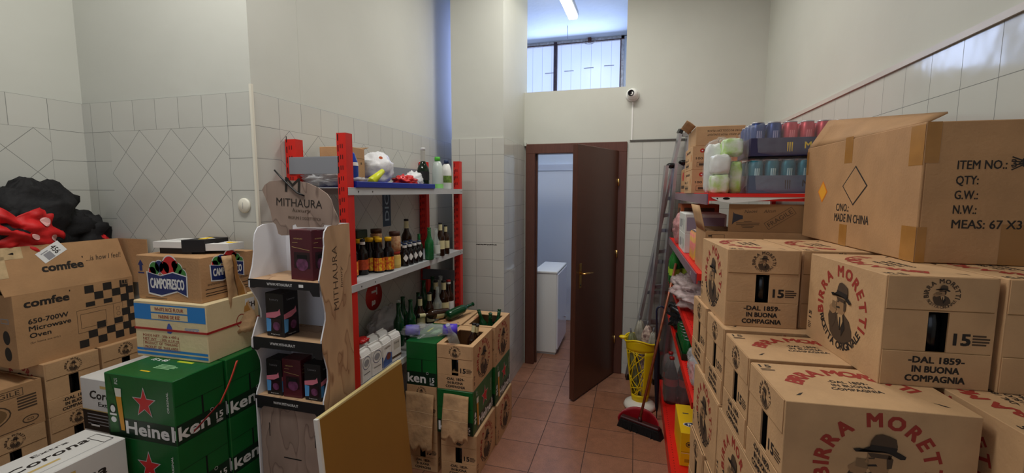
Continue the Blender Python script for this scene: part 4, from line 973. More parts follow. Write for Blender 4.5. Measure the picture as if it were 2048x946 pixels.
b = B(L4); b.box(RB+.002, RB+.006, RY0+.05, RY1-.05, 1.80, 1.87, GPL); b.build('back_brace', r)

# ------------------------------------------------------------------ bottles and jars
def bottle_mesh(body, R_, Hb, Hs, Hn, rn, cap, capc, labels=(), liquid=None, seg=16, neck=None, dia=None):
    """R body radius, Hb straight height, Hs shoulder end, Hn total; rn neck radius"""
    b = B(); b.lathe([(R_*.9, 0), (R_, .006), (R_, Hb), (R_*.93, Hb+(Hs-Hb)*.25), (R_*.6, Hb+(Hs-Hb)*.65), (rn*1.1, Hs), (rn, Hs+(Hn-Hs)*.3), (rn, Hn-cap)], body, seg)
    b.lathe([(rn*1.12, Hn-cap), (rn*1.15, Hn-.002), (rn*.9, Hn)], capc, seg)
    if neck: b.lathe([(rn*1.12, Hs+(Hn-Hs)*neck[0]), (rn*1.10, Hs+(Hn-Hs)*neck[1])], neck[2], seg, cap=False)
    for (z0, z1, mt, a) in labels:
        if a >= 1: b.lathe([(R_+.0006, z0), (R_+.0006, z1)], mt, seg, cap=False)
        else:
            n = 9; vs = []; 
            for i in range(n): th = -PI/4+(i/(n-1)-.5)*2*PI*a; vs += [((R_+.0012)*math.cos(th), (R_+.0012)*math.sin(th), z0), ((R_+.0012)*math.cos(th), (R_+.0012)*math.sin(th), z1)]
            b.add(vs, [(2*i, 2*i+2, 2*i+3, 2*i+1) for i in range(n-1)], mt, True)
    if dia:
        z0, z1, mt, hw = dia; zm = (z0+z1)/2; vs = []
        for i in range(9):
            k = i/8*2-1; th = -PI/4+k*hw; hh = (z1-z0)/2*(1-abs(k)); vs += [((R_+.0012)*math.cos(th), (R_+.0012)*math.sin(th), zm-hh), ((R_+.0012)*math.cos(th), (R_+.0012)*math.sin(th), zm+hh)]
        b.add(vs, [(2*i, 2*i+2, 2*i+3, 2*i+1) for i in range(8)], mt, True)
    return b.mesh('bottle')
SOY = P('soy_glass', (22, 14, 14), .12); AMB = P('amber_glass', (44, 24, 12), .1); GGL = P('green_glass', (20, 104, 52), .06, alpha=.85); GGD = P('green_glass_dark', (14, 62, 34), .08); CGL = P('clear_glass', (206, 216, 212), .04, alpha=.35)
OLB = P('label_orange', (190, 74, 36), .5, .3, 60); YLB = P('label_yellow', (238, 196, 40), .5, .25, 70, c2=(200, 60, 30)); RLB = P('label_red', (206, 40, 30), .5); CRM = P('foil_cream', (214, 206, 160), .4); DBC = P('cap_dark_blue', (34, 52, 90), .35); YCP = P('cap_yellow', (232, 182, 20), .4); GRC = P('cap_green', (84, 190, 60), .4)
M_soy = bottle_mesh(SOY, .030, .115, .150, .195, .013, .014, BLACK, [(.03, .085, OLB, .34)], neck=(.35, .72, WHITE))
M_sauce = bottle_mesh(SOY, .031, .11, .150, .195, .017, .022, YCP, [(.012, .085, YLB, .34), (.012, .085, RLB, .40)])
M_mini = bottle_mesh(SOY, .026, .082, .108, .138, .012, .010, DBC, [], neck=(.15, .65, WHITE), dia=(.028, .075, WHITE, .62))
M_green = bottle_mesh(GGL, .030, .11, .16, .215, .012, .006, GGL)
M_beer = bottle_mesh(AMB, .030, .13, .175, .235, .012, .012, BLACK, [(.05, .11, CRM, .3)], neck=(.1, .8, CRM))
M_gdk = bottle_mesh(GGD, .030, .13, .18, .245, .012, .006, GGD)
M_clear = bottle_mesh(CGL, .028, .10, .15, .20, .013, .006, CGL, [(.03, .09, P('label_pale', (206, 214, 208), .5), .35)])
M_clr2 = bottle_mesh(CGL, .030, .13, .18, .245, .012, .005, CGL)
M_brown = bottle_mesh(AMB, .030, .12, .165, .225, .012, .012, P('cap_red', (160, 30, 30), .4), [(.04, .1, WHITE, .35)], neck=(.6, .9, WHITE))
b = B(); b.lathe([(.030, 0), (.033, .006), (.033, .072), (.026, .082)], P('paste_ochre', (206, 168, 84), .3), 18); b.lathe([(.0336, .02), (.0336, .055)], P('label_ochre', (226, 196, 110), .5), 18, cap=False); b.lathe([(.030, .082), (.031, .098), (.028, .1)], P('lid_red', (170, 50, 36), .4), 18); M_jar1 = b.mesh('jar')
b = B(); b.lathe([(.031, 0), (.034, .006), (.034, .085), (.028, .093)], P('peanut_jar', (150, 90, 56), .3, .5, 50, c2=(206, 170, 130)), 18); b.lathe([(.032, .093), (.033, .115), (.03, .117)], P('lid_brown', (74, 44, 34), .4), 18); M_jar2 = b.mesh('jar')
b = B(); b.box(-.06, .06, -.045, .045, 0, .045, P('dark_green_tin', (26, 44, 30), .35), .004); M_tin = b.mesh('tin')
NAMES = {}
def put(me, name, x, y, z, label, cat, group=None, rz=0, rot=None, s=1):
    o = bpy.data.objects.new(name, me); COL.objects.link(o); o.location = (x, y, z); o.rotation_euler = rot or (0, 0, rz)
    if s != 1: o.scale = (s, s, s)
    return tag(o, label, cat, group)
Z2 = SHZ[1]
def on2(u, v): p = at(u, v, Z=Z2); return p.x, p.y
GB = 'bottles along the middle grey shelf'
x, y = on2(713, 553); put(M_soy, 'sauce_bottle', x-.03, y+.02, Z2, 'black sauce bottle with orange label nearest the red post on the middle shelf', 'bottle', GB)
x, y = on2(732, 551); put(M_soy, 'sauce_bottle', x-.03, y+.02, Z2, 'black sauce bottle with orange label, second from the red post', 'bottle', GB)
x, y = on2(748, 547); put(M_sauce, 'sauce_bottle', x-.045, y+.035, Z2, 'yellow capped sauce bottle half behind the black bottle with orange label', 'bottle', GB)
x, y = on2(765, 546); put(M_sauce, 'sauce_bottle', x-.03, y+.015, Z2, 'yellow capped sauce bottle in the middle of the front row', 'bottle', GB)
x, y = on2(784, 543); put(M_sauce, 'sauce_bottle', x-.03, y+.015, Z2, 'yellow capped sauce bottle at the right, beside the stacked jars', 'bottle', GB)
for i, (dx, dy) in enumerate(((-.10, .02), (-.11, .10), (-.115, .18), (-.17, .06), (-.17, .15), (-.10, .25))):
    x, y = -1.33+dx+.0, 1.95+dy; put(M_sauce, 'sauce_bottle', x, y, Z2, 'yellow capped sauce bottle in the back rows behind the black bottles', 'bottle', GB)
put(M_tin, 'food_tin', -1.50, 2.09, Z2+.196, 'dark green flat tin lying on top of the yellow capped bottles', 'tin')
x, y = on2(797, 537); put(M_jar1, 'jar', x-.035, y+.025, Z2, 'ochre paste jar beneath the brown jar on the middle shelf', 'jar'); put(M_jar2, 'jar', x-.035, y+.025, Z2+.1, 'brown jar with dark lid stacked on the ochre jar', 'jar')
put(M_jar2, 'jar', x-.13, y-.02, Z2, 'dark lidded jar behind the yellow capped bottles', 'jar'); put(M_jar2, 'jar', x-.13, y-.02, Z2+.117, 'dark lidded jar on top of another behind the yellow capped bottles', 'jar')
k = 0
for j in range(2):
    for i in range(4):
        x, y = on2(815.6, 533); x -= .028+.062*j; y += .015+.062*i
        put(M_mini, 'small_bottle', x, y, Z2, ['nearest', 'second', 'third', 'farthest'][i]+' small blue capped bottle with white diamond, '+['front row', 'back row'][j], 'bottle', 'small bottles with white diamond labels')
x, y = on2(866, 520); put(M_green, 'green_bottle', x-.03, y+.01, Z2, 'clear green bottle standing open on the middle shelf', 'bottle', GB)
put(M_green, 'green_bottle', x-.10, y-.0, Z2, 'green bottle behind the open green bottle on the middle shelf', 'bottle', GB, s=.8)
x, y = on2(879, 516); put(M_clear, 'clear_bottle', x-.03, y+.01, Z2, 'clear bottle with pale label right of the green bottle', 'bottle', GB)
x, y = on2(888, 512); put(M_beer, 'brown_bottle', x-.03, y+.01, Z2, 'brown bottle with cream foil neck near the far red post', 'bottle', GB)
x, y = on2(896, 509); put(M_beer, 'brown_bottle', x-.03, y+.03, Z2, 'brown bottle with cream foil neck closest to the far red post', 'bottle', GB, s=.9)
put(M_beer, 'brown_bottle', -1.47, 2.62, Z2, 'tall dark bottle with a light cork at the back of the middle shelf', 'bottle', GB, s=1.15)
# top shelf goods
Z1 = SHZ[0]
r = thing('blue_tray', 'shallow blue plastic tray along the edge of the top grey shelf', 'tray', (-1.40, 2.27, Z1)); BLP = P('blue_plastic', (22, 40, 140), .3)
b = B(); b.box(-.10, .10, -.42, .42, 0, .004, BLP); b.build('base', r)
b = B(); b.box(.098, .108, -.43, .43, 0, .030, BLP, .002); b.box(-.108, -.098, -.43, .43, 0, .030, BLP, .002); b.box(-.1, .1, -.43, -.422, 0, .030, BLP); b.box(-.1, .1, .422, .43, 0, .030, BLP); b.build('rim', r)
def shelf_pt(u, v, X, Z): p = at(u, v, X=X); return p
q = at(727, 352, X=-1.40); 
r = thing('small_carton', 'brown cardboard carton with open flaps on the top grey shelf', 'carton', (-1.50, 2.02, Z1), .12)
b = B(); b.box(-.085, .085, -.075, .075, 0, .21, KRAFTD, .002); F = Fr('+X', .085, 0, 0); b.rect(F, 0, .155, .15, .0015, INKB); b.text(F, -.03, .13, .012, 'III', INK); b.rect(F, .035, .13, .01, .012, INK)
F = Fr('-Y', 0, -.075, 0); b.rect(F, .05, .13, .01, .012, INK); b.rect(F, .0, .155, .16, .0015, INKB); b.build('body', r)
b = B(); b.sheet(lambda u, v: (-.085+.17*u, .075+.05*v, .21+.012*v), 3, 2, KRAFTE, th=.003); b.build('flap', r)
b = B(); b.lathe([(.026, 0), (.028, .01), (.028, .10), (.026, .12), (.012, .165), (.010, .17)], P('blue_liquid_bottle', (24, 60, 150), .2), 14); b.lathe([(.0285, .105), (.0265, .122)], WHITE, 14, cap=False); me = b.mesh('bottle')
put(me, 'cleaner_bottle', -1.37, 1.92, Z1+.004, 'blue cleaner bottle right beside the near red post', 'bottle')
b = B(); b.lathe([(.022, 0), (.026, .003), (.013, .12), (0, .125)], P('lime_plastic', (206, 212, 40), .35), 14); me = b.mesh('cup'); put(me, 'lime_scoop', -1.36, 2.06, Z1+.03, 'lime yellow plastic piece leaning on the carton', 'scoop', rot=(-1.0, .15, 0), s=1)
b = B(); b.blob((-1.47, 1.92, Z1+.035), (.14, .13, .035), FILMD, 3, .3, 4, 40, 20); b.blob((-1.5, 1.86, Z1+.05), (.1, .08, .03), FILMD, 8, .3, 5, 30, 16); tag(b.build('plastic_wrap'), 'crumpled clear plastic wrap on the near end of the top shelf', 'wrap')
WB = P('white_bag', (222, 222, 224), .35, .05, 6, .5, 30)
b = B(); b.blob((-1.47, 2.28, Z1+.105), (.10, .10, .098), WB, 3, .18, 2.4, 40, 24); b.ell(Fr('+X', -1.385, 2.20, Z1+.17), 0, 0, .02, .008, P('orange_print', (226, 110, 60), .5)); tag(b.build('plastic_bag'), 'bulging white plastic bag on the blue tray', 'bag')
REDF = P('red_foil', (206, 34, 34), .3, .2, 30, .5, 40)
b = B(); b.blob((-1.42, 2.53, Z1+.042), (.055, .10, .038), REDF, 4, .5, 4, 36, 20); tag(b.build('sweets_bag'), 'red crumpled sweets bag on the blue tray before the champagne bottle', 'bag')
b = B(); b.blob((-1.44, 2.68, Z1+.055), (.05, .08, .055), WB, 11, .4, 4, 30, 18); tag(b.build('paper_bag'), 'small white crumpled bag between the red sweets bag and dark bottle', 'bag')
M_ch = bottle_mesh(P('champagne_glass', (18, 34, 22), .12), .041, .13, .19, .285, .015, .02, SILVER, [(.06, .12, BLACK, .4)], neck=(.0, .8, P('foil_silver', (170, 168, 160), .35)))
put(M_ch, 'champagne_bottle', -1.43, 2.80, Z1, 'dark champagne bottle with silver foil neck on the top shelf', 'bottle')
TR = P('milky_bottle', (196, 206, 200), .25)
def jug(body, cap, label, name, x, y, s, extra):
    r = thing(name, label, 'bottle', (x, y, Z1), 0)
    b = B(); prof = [(.036, 0), (.042, .006), (.042, .13), (.040, .15), (.030, .185), (.018, .2)]
    b.lathe(prof, body, 20); b.v = [(vx*1.0, vy*.75, vz) for vx, vy, vz in b.v]
    for (z0, z1, mt) in extra: 
        q = B(); q.lathe([(.0425, z0), (.0425, z1)], mt, 20, cap=False, arc=1); q.v = [(vx*1.005, vy*.757, vz) for vx, vy, vz in q.v]; b.add(q.v, q.f, mt, True)
    b.build('body', r); B().lathe([(.020, .2), (.020, .226), (.017, .228)], cap, 18).build('cap', r); r.scale = (s, s, s)
jug(TR, GRC, 'milky cleaner bottle with a bright green cap at the end of the top shelf', 'cleaner_bottle', -1.375, 2.915, 1.0, [(.005, .035, P('green_print', (130, 196, 110), .5))])
jug(WPL, DBC, 'white cleaner bottle with a dark blue cap by the far red post', 'cleaner_bottle', -1.375, 3.07, .95, [(.05, .105, P('label_green', (110, 140, 60), .5, .4, 60))])
# flour bags on the third shelf
Z3 = SHZ[2]
PAPR = P('flour_paper', (226, 224, 220), .7, .04, 8, .3, 30); BLB = P('label_pack_blue', (70, 96, 160), .5, .3, 30)
def flour(x, y, kind, label, lean=0, rz=0):
    r = thing('flour_bag', label, 'bag', (x, y, Z3), rz, 'white flour bags on the lower grey shelf')
    w_, d_, h_ = .062, .098, .165; b = B()
    b.box(-w_/2, w_/2, -d_/2, d_/2, 0, h_-.02, PAPR, .007)
    b.prism([(-w_/2+.003, h_-.021), (w_/2-.003, h_-.021), (w_/2-.012, h_-.004), (.006, h_), (-w_/2+.01, h_-.006)], -d_/2+.006, d_/2-.006, PAPR, T=Matrix.Rotation(PI/2, 4, 'X'))
    for n, ox, oy in (('+X', w_/2, 0), ('-Y', 0, -d_/2)):
        F = Fr(n, ox, oy, 0); ww = d_ if n == '+X' else w_
        if kind == 0: b.ring(F, 0, .10, ww*.38, .034, .003, NAVY, 1); b.ell(F, 0, .10, ww*.24, .018, GREY, 2); b.text(F, 0, .045, .008, 'FARINA', INK, w=ww*.6, bold=.01)
        elif kind == 1: b.flat(F, [(-ww*.48, .01), (ww*.48, .01), (ww*.48, .07), (0, .085), (-ww*.48, .05)], BLB, 1); b.ell(F, ww*.1, .06, ww*.25, .02, P('bowl_print', (120, 60, 50), .5), 2); b.text(F, 0, .115, .012, 'FARINA', INKB, w=ww*.7, bold=.01)
        else: b.rect(F, 0, .10, ww*.6, .05, P('label_soft', (196, 190, 180), .5), 1); b.rect(F, 0, .03, ww*.95, .014, INKB, 1); b.text(F, 0, .11, .010, 'PANE', INK, w=ww*.5, bold=.01)
    b.build('body', r); B().box(-.004, .004, -d_/2+.01, d_/2-.01, h_-.004, h_+.010, PAPR, .002).build('top_fold', r)
for i in range(4): flour(-1.345, 1.90+.1*i, [0, 0, 1, 2][i], ['white flour bag nearest the red post on the lower shelf', 'white flour bag with blue ring print, second from the post', 'white flour bag with blue bowl print', 'white flour bag at the far end of the front row, dark band'][i], rz=.06*(-1)**i)
for i in range(4): flour(-1.425, 1.90+.1*i, 0, 'white flour bag in the row behind the front bags', rz=.04)
b = B(); b.blob((-1.40, 1.985, Z3+.185), (.035, .04, .014), REDF, 2, .4); tag(b.build('red_packet'), 'flat red packet lying on the flour bags', 'packet')
b = B(); b.blob((-1.55, 2.52, Z3+.11), (.085, .22, .11), FILMD, 7, .3, 4, 40, 22, flat=.98); b.box(-1.62, -1.48, 2.33, 2.72, Z3, Z3+.08, P('reddish_packs', (130, 84, 70), .5, .3, 30), .01); tag(b.build('wrapped_packs'), 'film wrapped packs at the back of the lower grey shelf', 'pack')

# ------------------------------------------------------------------ cartons between shelving and column
GM = 'stacked cartons of empties in front of the tiled column'
def narrow_carton(*a, **k):
    r = beer_carton(*a, **k); r.scale.x = .87; return r
beer_carton(-.985, 2.463, .54, .008, 'kraft beer carton with torn lid full of empties, front of the aisle stack', GM, 1, True, h=.27)
beer_carton(-.975, 2.842, .54, .012, 'kraft beer carton with torn lid by the column, dark bottle necks sticking out', GM, 1, True, h=.27)
narrow_carton(-1.202, 2.842, .54, .01, 'kraft beer carton at the back, a green bottle lying across its lid', GM, 1, False, h=.27)
green_carton(-1.202, 2.463, .54, .008, 'green beer carton under the plastic wrapped bottle, beside the kraft carton of empties', GM, (.87, 1, .27/CH_))
green_carton(-.985, 2.455, .27, .008, 'green beer carton with torn kraft flap, beneath the front kraft carton of empties', GM, (1, 1, .27/CH_))
green_carton(-.975, 2.842, .27, .012, 'green beer carton by the column, beneath the rear kraft carton of empties', GM, (1, 1, .27/CH_))
narrow_carton(-1.202, 2.463, .27, .0, 'kraft beer carton under the green one beside the board, long torn flap hanging', GM, 1, h=.27)
narrow_carton(-1.202, 2.842, .27, .01, 'kraft beer carton out of sight behind the green and kraft stack', GM, 1, h=.27)
beer_carton(-.968, 2.463, .0, .012, 'kraft beer carton on the floor at the front corner of the aisle stack', GM, 1, h=.27)
beer_carton(-.960, 2.845, .0, .012, 'kraft beer carton on the floor next to the tiled column', GM, 1, h=.27)
narrow_carton(-1.202, 2.463, .0, .0, 'kraft beer carton on the floor half hidden by the leaning board', GM, 1, h=.27)
narrow_carton(-1.202, 2.842, .0, .0, 'kraft beer carton out of sight behind the green and kraft stack', GM, 1, h=.27)
# torn flaps hanging down (front faces)
def tornflap(u0, u1, v0, v1, Y, label, seed, jag=.02):
    pa, pb = at(u0, v0, Y=Y), at(u1, v0, Y=Y); pc = at(u0, v1, Y=Y); h_ = pa.z-pc.z; b = B()
    def fn(u, v):
        x = pa.x+(pb.x-pa.x)*u+.012*(v)*(-1 if seed % 2 else 1)*(.6-u)*-1; j = jag*noise.noise(Vector((u*5, seed, 0)))*2.2*(v**3)
        return (x, Y-.004-.030*math.sin(v*1.5)+.004*math.sin(u*5), pa.z-h_*v+j)
    b.sheet(fn, 14, 14, TORN, th=.003)
    for k in (.33, .56): 
        b.tube([tuple(Vector(fn(i/8, k))+Vector((0, -.002, 0))) for i in range(9)], .0012, P('crease_pale', (214, 184, 146), .8), 5)
    tag(b.build('torn_flap'), label, 'cardboard')
tornflap(812, 869, 781, 888, 2.275, 'long torn cardboard flap hanging below the green beer carton, next to the board', 1, .03)
tornflap(888, 938, 786, 872, 2.265, 'torn cardboard flap hanging in front of the green carton with star', 2, .03)
# empties
GE = 'empty bottles among the aisle cartons'
def lay(me, name, x, y, z, rot, label): put(me, name, x, y, z, label, 'bottle', GE, rot=rot)
ZT = .812
lay(M_clr2, 'clear_bottle', -1.00, 2.36, .745, (.55, -.2, .3), 'clear bottle poking bottom up out of the front kraft carton')
lay(M_beer, 'dark_bottle', -.955, 2.44, .66, (-.12, .1, 0), 'dark bottle standing in the torn lid of the front kraft carton')
lay(M_beer, 'dark_bottle', -.96, 2.52, .66, (.2, .2, 0), 'second dark bottle leaning inside the front kraft carton')
lay(M_gdk, 'dark_bottle', -.96, 2.84, .635, (.25, .12, 0), 'dark green bottle neck sticking out of the carton by the column')
lay(M_gdk, 'dark_bottle', -.93, 2.88, .625, (-.1, .1, 0), 'upright dark bottle neck in the carton by the column')
lay(M_gdk, 'dark_bottle', -1.0, 2.93, .62, (.15, -.25, 0), 'dark bottle neck at the back of the carton by the column')
put(M_gdk, 'green_bottle', -1.215, 2.70, .851, 'green bottle lying across the lid of the rear kraft carton', 'bottle', GE, rot=(-PI/2+.10, 0, -.35), s=1.1)
put(M_beer, 'brown_bottle', -1.255, 2.80, .845, 'brown bottle with cream label lying behind the lying green bottle', 'bottle', GE, rot=(PI/2-.1, 0, -.5), s=1.1)
k = 0
spots = [(-1.40, 2.40, M_gdk), (-1.37, 2.50, M_gdk), (-1.44, 2.47, M_clr2), (-1.46, 2.56, M_gdk), (-1.37, 2.63, M_beer), (-1.42, 2.70, M_gdk), (-1.37, 2.77, M_beer), (-1.37, 2.90, M_clr2), (-1.42, 2.98, M_beer), (-1.36, 2.99, M_beer), (-1.48, 2.90, M_gdk), (-1.36, 3.08, M_brown), (-1.43, 3.09, M_clr2), (-1.48, 3.05, M_gdk)]
desc = ['green bottle standing nearest on the lower shelf beside the flour bags', 'green bottle standing second on the lower shelf', 'clear bottle between the green bottles on the lower shelf', 'green bottle behind the clear one on the lower shelf', 'brown bottle with cream neck standing mid way on the lower shelf', 'dark green bottle beside the cream necked bottle', 'brown bottle with cream neck, second along the lower shelf', 'clear bottle before the tall cream necked pair', 'left bottle of the tall cream necked pair by the far post', 'right bottle of the tall cream necked pair by the far post', 'dark green bottle behind the tall pair', 'brown bottle with red and white cap at the far end of the lower shelf', 'clear bottle at the far end of the lower shelf', 'dark green bottle at the far corner of the lower shelf']
r = thing('bottle_crate', 'low grey crate full of empty bottles on the lower shelf by the far post', 'crate', (-1.43, 2.75, Z3))
B().box(-.115, .115, -.40, .40, 0, .012, P('crate_grey', (120, 118, 112), .6), .002).build('base', r)
for i, (x, y, me) in enumerate(spots): put(me, 'empty_bottle', x-.015, y, Z3+.012, desc[i], 'bottle', GE, s=1.12 if i < 8 else 1.3)
# plastic wrapped bottle
r = thing('wrapped_bottle', 'purple capped clear plastic bottle in crinkled film lying on the green carton', 'bottle', (-1.20, 2.39, .812+.038), 0)
r.rotation_euler = (0, 0, .32)
PUR = P('purple_print', (84, 60, 196), .35, .3, 20)
b = B(); TX = Matrix.Rotation(PI/2, 4, 'Y'); b.lathe([(.0, -.15), (.03, -.145), (.035, -.12), (.035, .06), (.028, .10), (.034, .14), (.034, .17), (0, .172)], FILM, 24, T=TX); b.build('film', r)
b = B(); b.lathe([(.031, -.14), (.033, -.12), (.031, -.06)], PUR, 20, T=TX, cap=False); b.build('printed_end', r); b = B(); b.lathe([(.030, .085), (.036, .12), (.035, .172), (0, .173)], PUR, 20, T=TX); b.build('cap', r)
b = B(); b.blob((-.02, -.012, 0), (.14, .05, .036), FILM, 5, .4, 5, 36, 20); b.build('outer_film', r)
# ------------------------------------------------------------------ right shelving unit
SX, SXT, SY0, SY1 = .275, .306, 2.04, 3.62
SZ = [1.692, 1.343, 1.015, .752, .105]
r = thing('red_shelving_unit', 'red metal shelving unit along the right wall behind the carton stack', 'shelving', (.62, 2.78, 0)); O = Vector((.62, 2.78, 0)); L4 = Matrix.Translation(-O)
RX1 = XR-TH-.004
LIPG = P('price_rail', (120, 84, 104), .25, .2, 6); ENDW = P('bracket_white', (228, 230, 226), .35)
SHR = tile_mat('shelf_red_perforated', (222, 26, 16), 'xy', .022, (0, 0), grout=(206, 24, 14), rough=.4, gw=.001)
for k, z in enumerate(SZ):
    x0 = SXT if k == 0 else (.246 if k == 4 else SX); y1 = SY1 if k < 4 else 3.80
    b = B(L4); b.box(x0, RX1-.03, SY0, y1, z-.004, z, SHELFR)
    if k in (0, 1):
        b.box(x0-.004, x0, SY0, y1, z-.045, z+.003, SHELFR); 
    elif k == 4: b.box(x0-.002, x0+.002, SY0, y1, 0, z-.001, SHELFR)
    else: b.box(x0-.002, x0+.002, SY0, y1, z-.030, z, SHELFR)
    b.box(x0, RX1-.03, SY0, SY0+.003, z-.03, z-.004, SHELFR)
    yy = SY0+.03
    while yy < y1-.02: b.ell(Fr('T', x0+.022, yy, z), 0, 0, .0032, .0032, HOLE, 1, 8); yy += .028
    s_ = b.build('shelf', r)
    if k in (0, 1):
        b = B(L4); b.box(x0-.010, x0-.0045, SY0, y1, z-.047, z-.001, LIPG); 
        if k == 1: b.text(Fr('-X', x0-.0105, 2.2, z-.024), 0, 0, .016, '£1', WHITE, w=.03)
        b.build('price_rail', s_)
for y in (SY0+.02, (SY0+SY1)/2, SY1-.02):
    b = B(L4); b.box(RX1-.03, RX1-.002, y-.02, y+.02, 0, 1.75, SHELFR, .002); b.build('upright', r)
b = B(L4); pp = [at(u, v, Y=SY0-.006) for u, v in ((1420, 388), (1424, 396), (1440, 403), (1464, 406), (1500, 403), (1560, 398), (1700, 393), (1700, 386))]
b.prism([(p.x, p.z) for p in pp if p.x < RX1-.03], 0, .004, ENDW, T=Fr('-Y', 0, SY0-.002, 0)); b.ell(Fr('-Y', 0, SY0-.0065, 0), at(1452, 398, Y=SY0).x, at(1452, 397, Y=SY0).z, .014, .005, HOLE, 1); b.ell(Fr('-Y', 0, SY0-.0065, 0), at(1434, 398, Y=SY0).x, at(1434, 397, Y=SY0).z, .003, .003, HOLE, 1)
b.box(SXT, RX1-.03, SY0-.008, SY0-.001, 1.679, 1.694, SHELFR); b.build('end_bracket', r)

# ---- top shelf goods
Z1 = SZ[0]
NRED = P('logo_red', (190, 44, 30), .5)
def noodle(x0, y0, z0, w, d, h, label):
    r, b = carton('noodle_carton', label, 'carton', x0, y0, z0, w, d, h, KRAFT, 0, .002, 'noodle cartons on the top red shelf')
    for n, ox, oy, ww in (('-Y', w/2, 0, w), ('-X', 0, d/2, d)):
        F = Fr(n, ox, oy, 0)
        b.ell(F, -ww*.30, h*.80, .012, .011, NRED, 1); b.ell(F, -ww*.30, h*.80, .004, .003, WHITE, 2); b.text(F, -ww*.02, h*.80, .012, 'NONGSHIM', INK, w=ww*.5, bold=.02)
        b.text(F, -ww*.2, h*.48, .012, '100 g x 12', INK, w=ww*.45, bold=.02); b.frame(F, -ww*.15, h*.22, ww*.5, h*.2, .0015, INK); b.rect(F, -ww*.15, h*.22, ww*.42, h*.10, INKB, 1); b.ell(F, ww*.35, h*.5, .014, .02, P('noodle_orange', (214, 130, 60), .5, .3, 40), 1)
    b.build('body', r); return r
nx = at(1381, 384, Y=2.52).x
noodle(nx+.002, 2.52, Z1, .24, .34, .125, 'lower noodle carton on the top red shelf, behind the green and white pack')
noodle(nx+.002, 2.52, Z1+.125, .24, .34, .125, 'upper noodle carton on the top red shelf, with a red dot logo')
r, b = carton('noodle_carton', 'open noodle carton with upside down text, topmost behind the drink cans', 'carton', nx+.015, 2.52, Z1+.25, .235, .34, .10, KRAFT, 0, .002, 'noodle cartons on the top red shelf')
F = Fr('-Y', .12, 0, 0); b.text(F, .02, .075, .010, 'STORE IN COOL DRY PLACE', INK, w=.17, rot=PI, bold=0); b.text(F, .02, .055, .010, 'KEEP AWAY FROM SUNLIGHT', INK, w=.17, rot=PI, bold=0); b.ring(F, .0, .022, .010, .014, .002, INK)
b.build('body', r)
b = B(); b.sheet(lambda u, v: (-.002-.045*v, .01+.32*u, .10+.045*v-.01*v*v), 5, 3, KRAFT, th=.003); b.build('top_flap', r)
r, b = carton('food_carton', 'brown carton with red print at the far end of the top red shelf', 'carton', .31, 3.05, Z1, .25, .28, .16, KRAFTD); F = Fr('-X', 0, .14, 0); b.ell(F, 0, .11, .05, .03, NRED, 1); b.rect(F, .0, .04, .2, .02, INKB); F = Fr('-Y', .12, 0, 0); b.ell(F, -.06, .11, .04, .03, NRED, 1); b.build('body', r)
# green-white pack in film
r = thing('product_pack', 'green and white product pack in clear film on the top red shelf', 'pack', (.386, 2.13, Z1))
LIME = P('lime_print', (150, 196, 40), .4, .25, 20, c2=(226, 232, 220)); WPK = P('white_pack', (226, 228, 224), .35, .12, 14, .3, 30)
for (x, y, z, w_, d_, h_, mt, nm) in ((-.03, .0, 0, .075, .10, .085, LIME, 'bag'), (-.03, .0, .085, .075, .10, .085, WPK, 'bag'), (.035, .02, .0, .05, .08, .14, LIME, 'bag'), (.02, .03, .165, .08, .10, .075, LIME, 'bag'), (-.04, .09, 0.0, .08, .07, .22, WPK, 'bag')):
    b = B(); b.blob((x, y, z+h_/2), (w_/2, d_/2, h_/2), mt, x*90+z*30, .12, 3, 28, 16, power=.45); b.v = [(p[0], p[1], max(p[2], .001)) for p in b.v]; b.build(nm, r)
b = B(); b.blob((-.005, .03, .122), (.082, .095, .120), FILM, 9, .10, 4, 36, 22, power=.5); b.v = [(p[0], p[1], max(p[2], .001)) for p in b.v]; b.build('film', r)
# trays of cans
def can_mesh(c1, c2, name, rr=.0285, h=.142, band=None):
    b = B(); b.lathe([(rr*.8, 0), (rr, .010), (rr, h-.016), (rr*.82, h-.004), (rr*.84, h), (rr*.78, h-.002), (0, h-.004)], c1, 18)
    b.lathe([(rr*.84, h-.004), (rr*.85, h), (rr*.79, h), (rr*.78, h-.004), (0, h-.0035)], ALU, 18)
    if c2:
        for dx in (-.007, 0, .007):
            vs = []
            for zz in (.040, .060, .085, .105):
                for s_ in (-.0022, .0022):
                    th = -PI/2+(dx+s_)/rr+.1*math.sin(zz*60)*.3; vs.append(((rr+.0008)*math.cos(th), (rr+.0008)*math.sin(th), zz))
            b.add(vs, [(0, 1, 3, 2), (2, 3, 5, 4), (4, 5, 7, 6)], c2, True)
    return b.mesh(name)
C_bl = can_mesh(P('can_dark_blue', (44, 66, 130), .28, .15, 40, metal=.4), P('can_grey_print', (150, 150, 190), .4), 'can')
C_rd = can_mesh(P('can_coral', (206, 78, 88), .3, .15, 40, metal=.3), P('can_pale_red', (236, 130, 136), .4), 'can')
C_te = can_mesh(P('can_teal', (44, 120, 140), .28, .15, 40, metal=.4), P('can_pale_print', (180, 214, 220), .4), 'can')
C_gr = can_mesh(P('can_green', (26, 110, 52), .25, .15, 30, metal=.4), None, 'can', .030, .115)
TRN = P('tray_navy', (44, 40, 78), .4); TRG = P('tray_steel_blue', (84, 100, 124), .4)
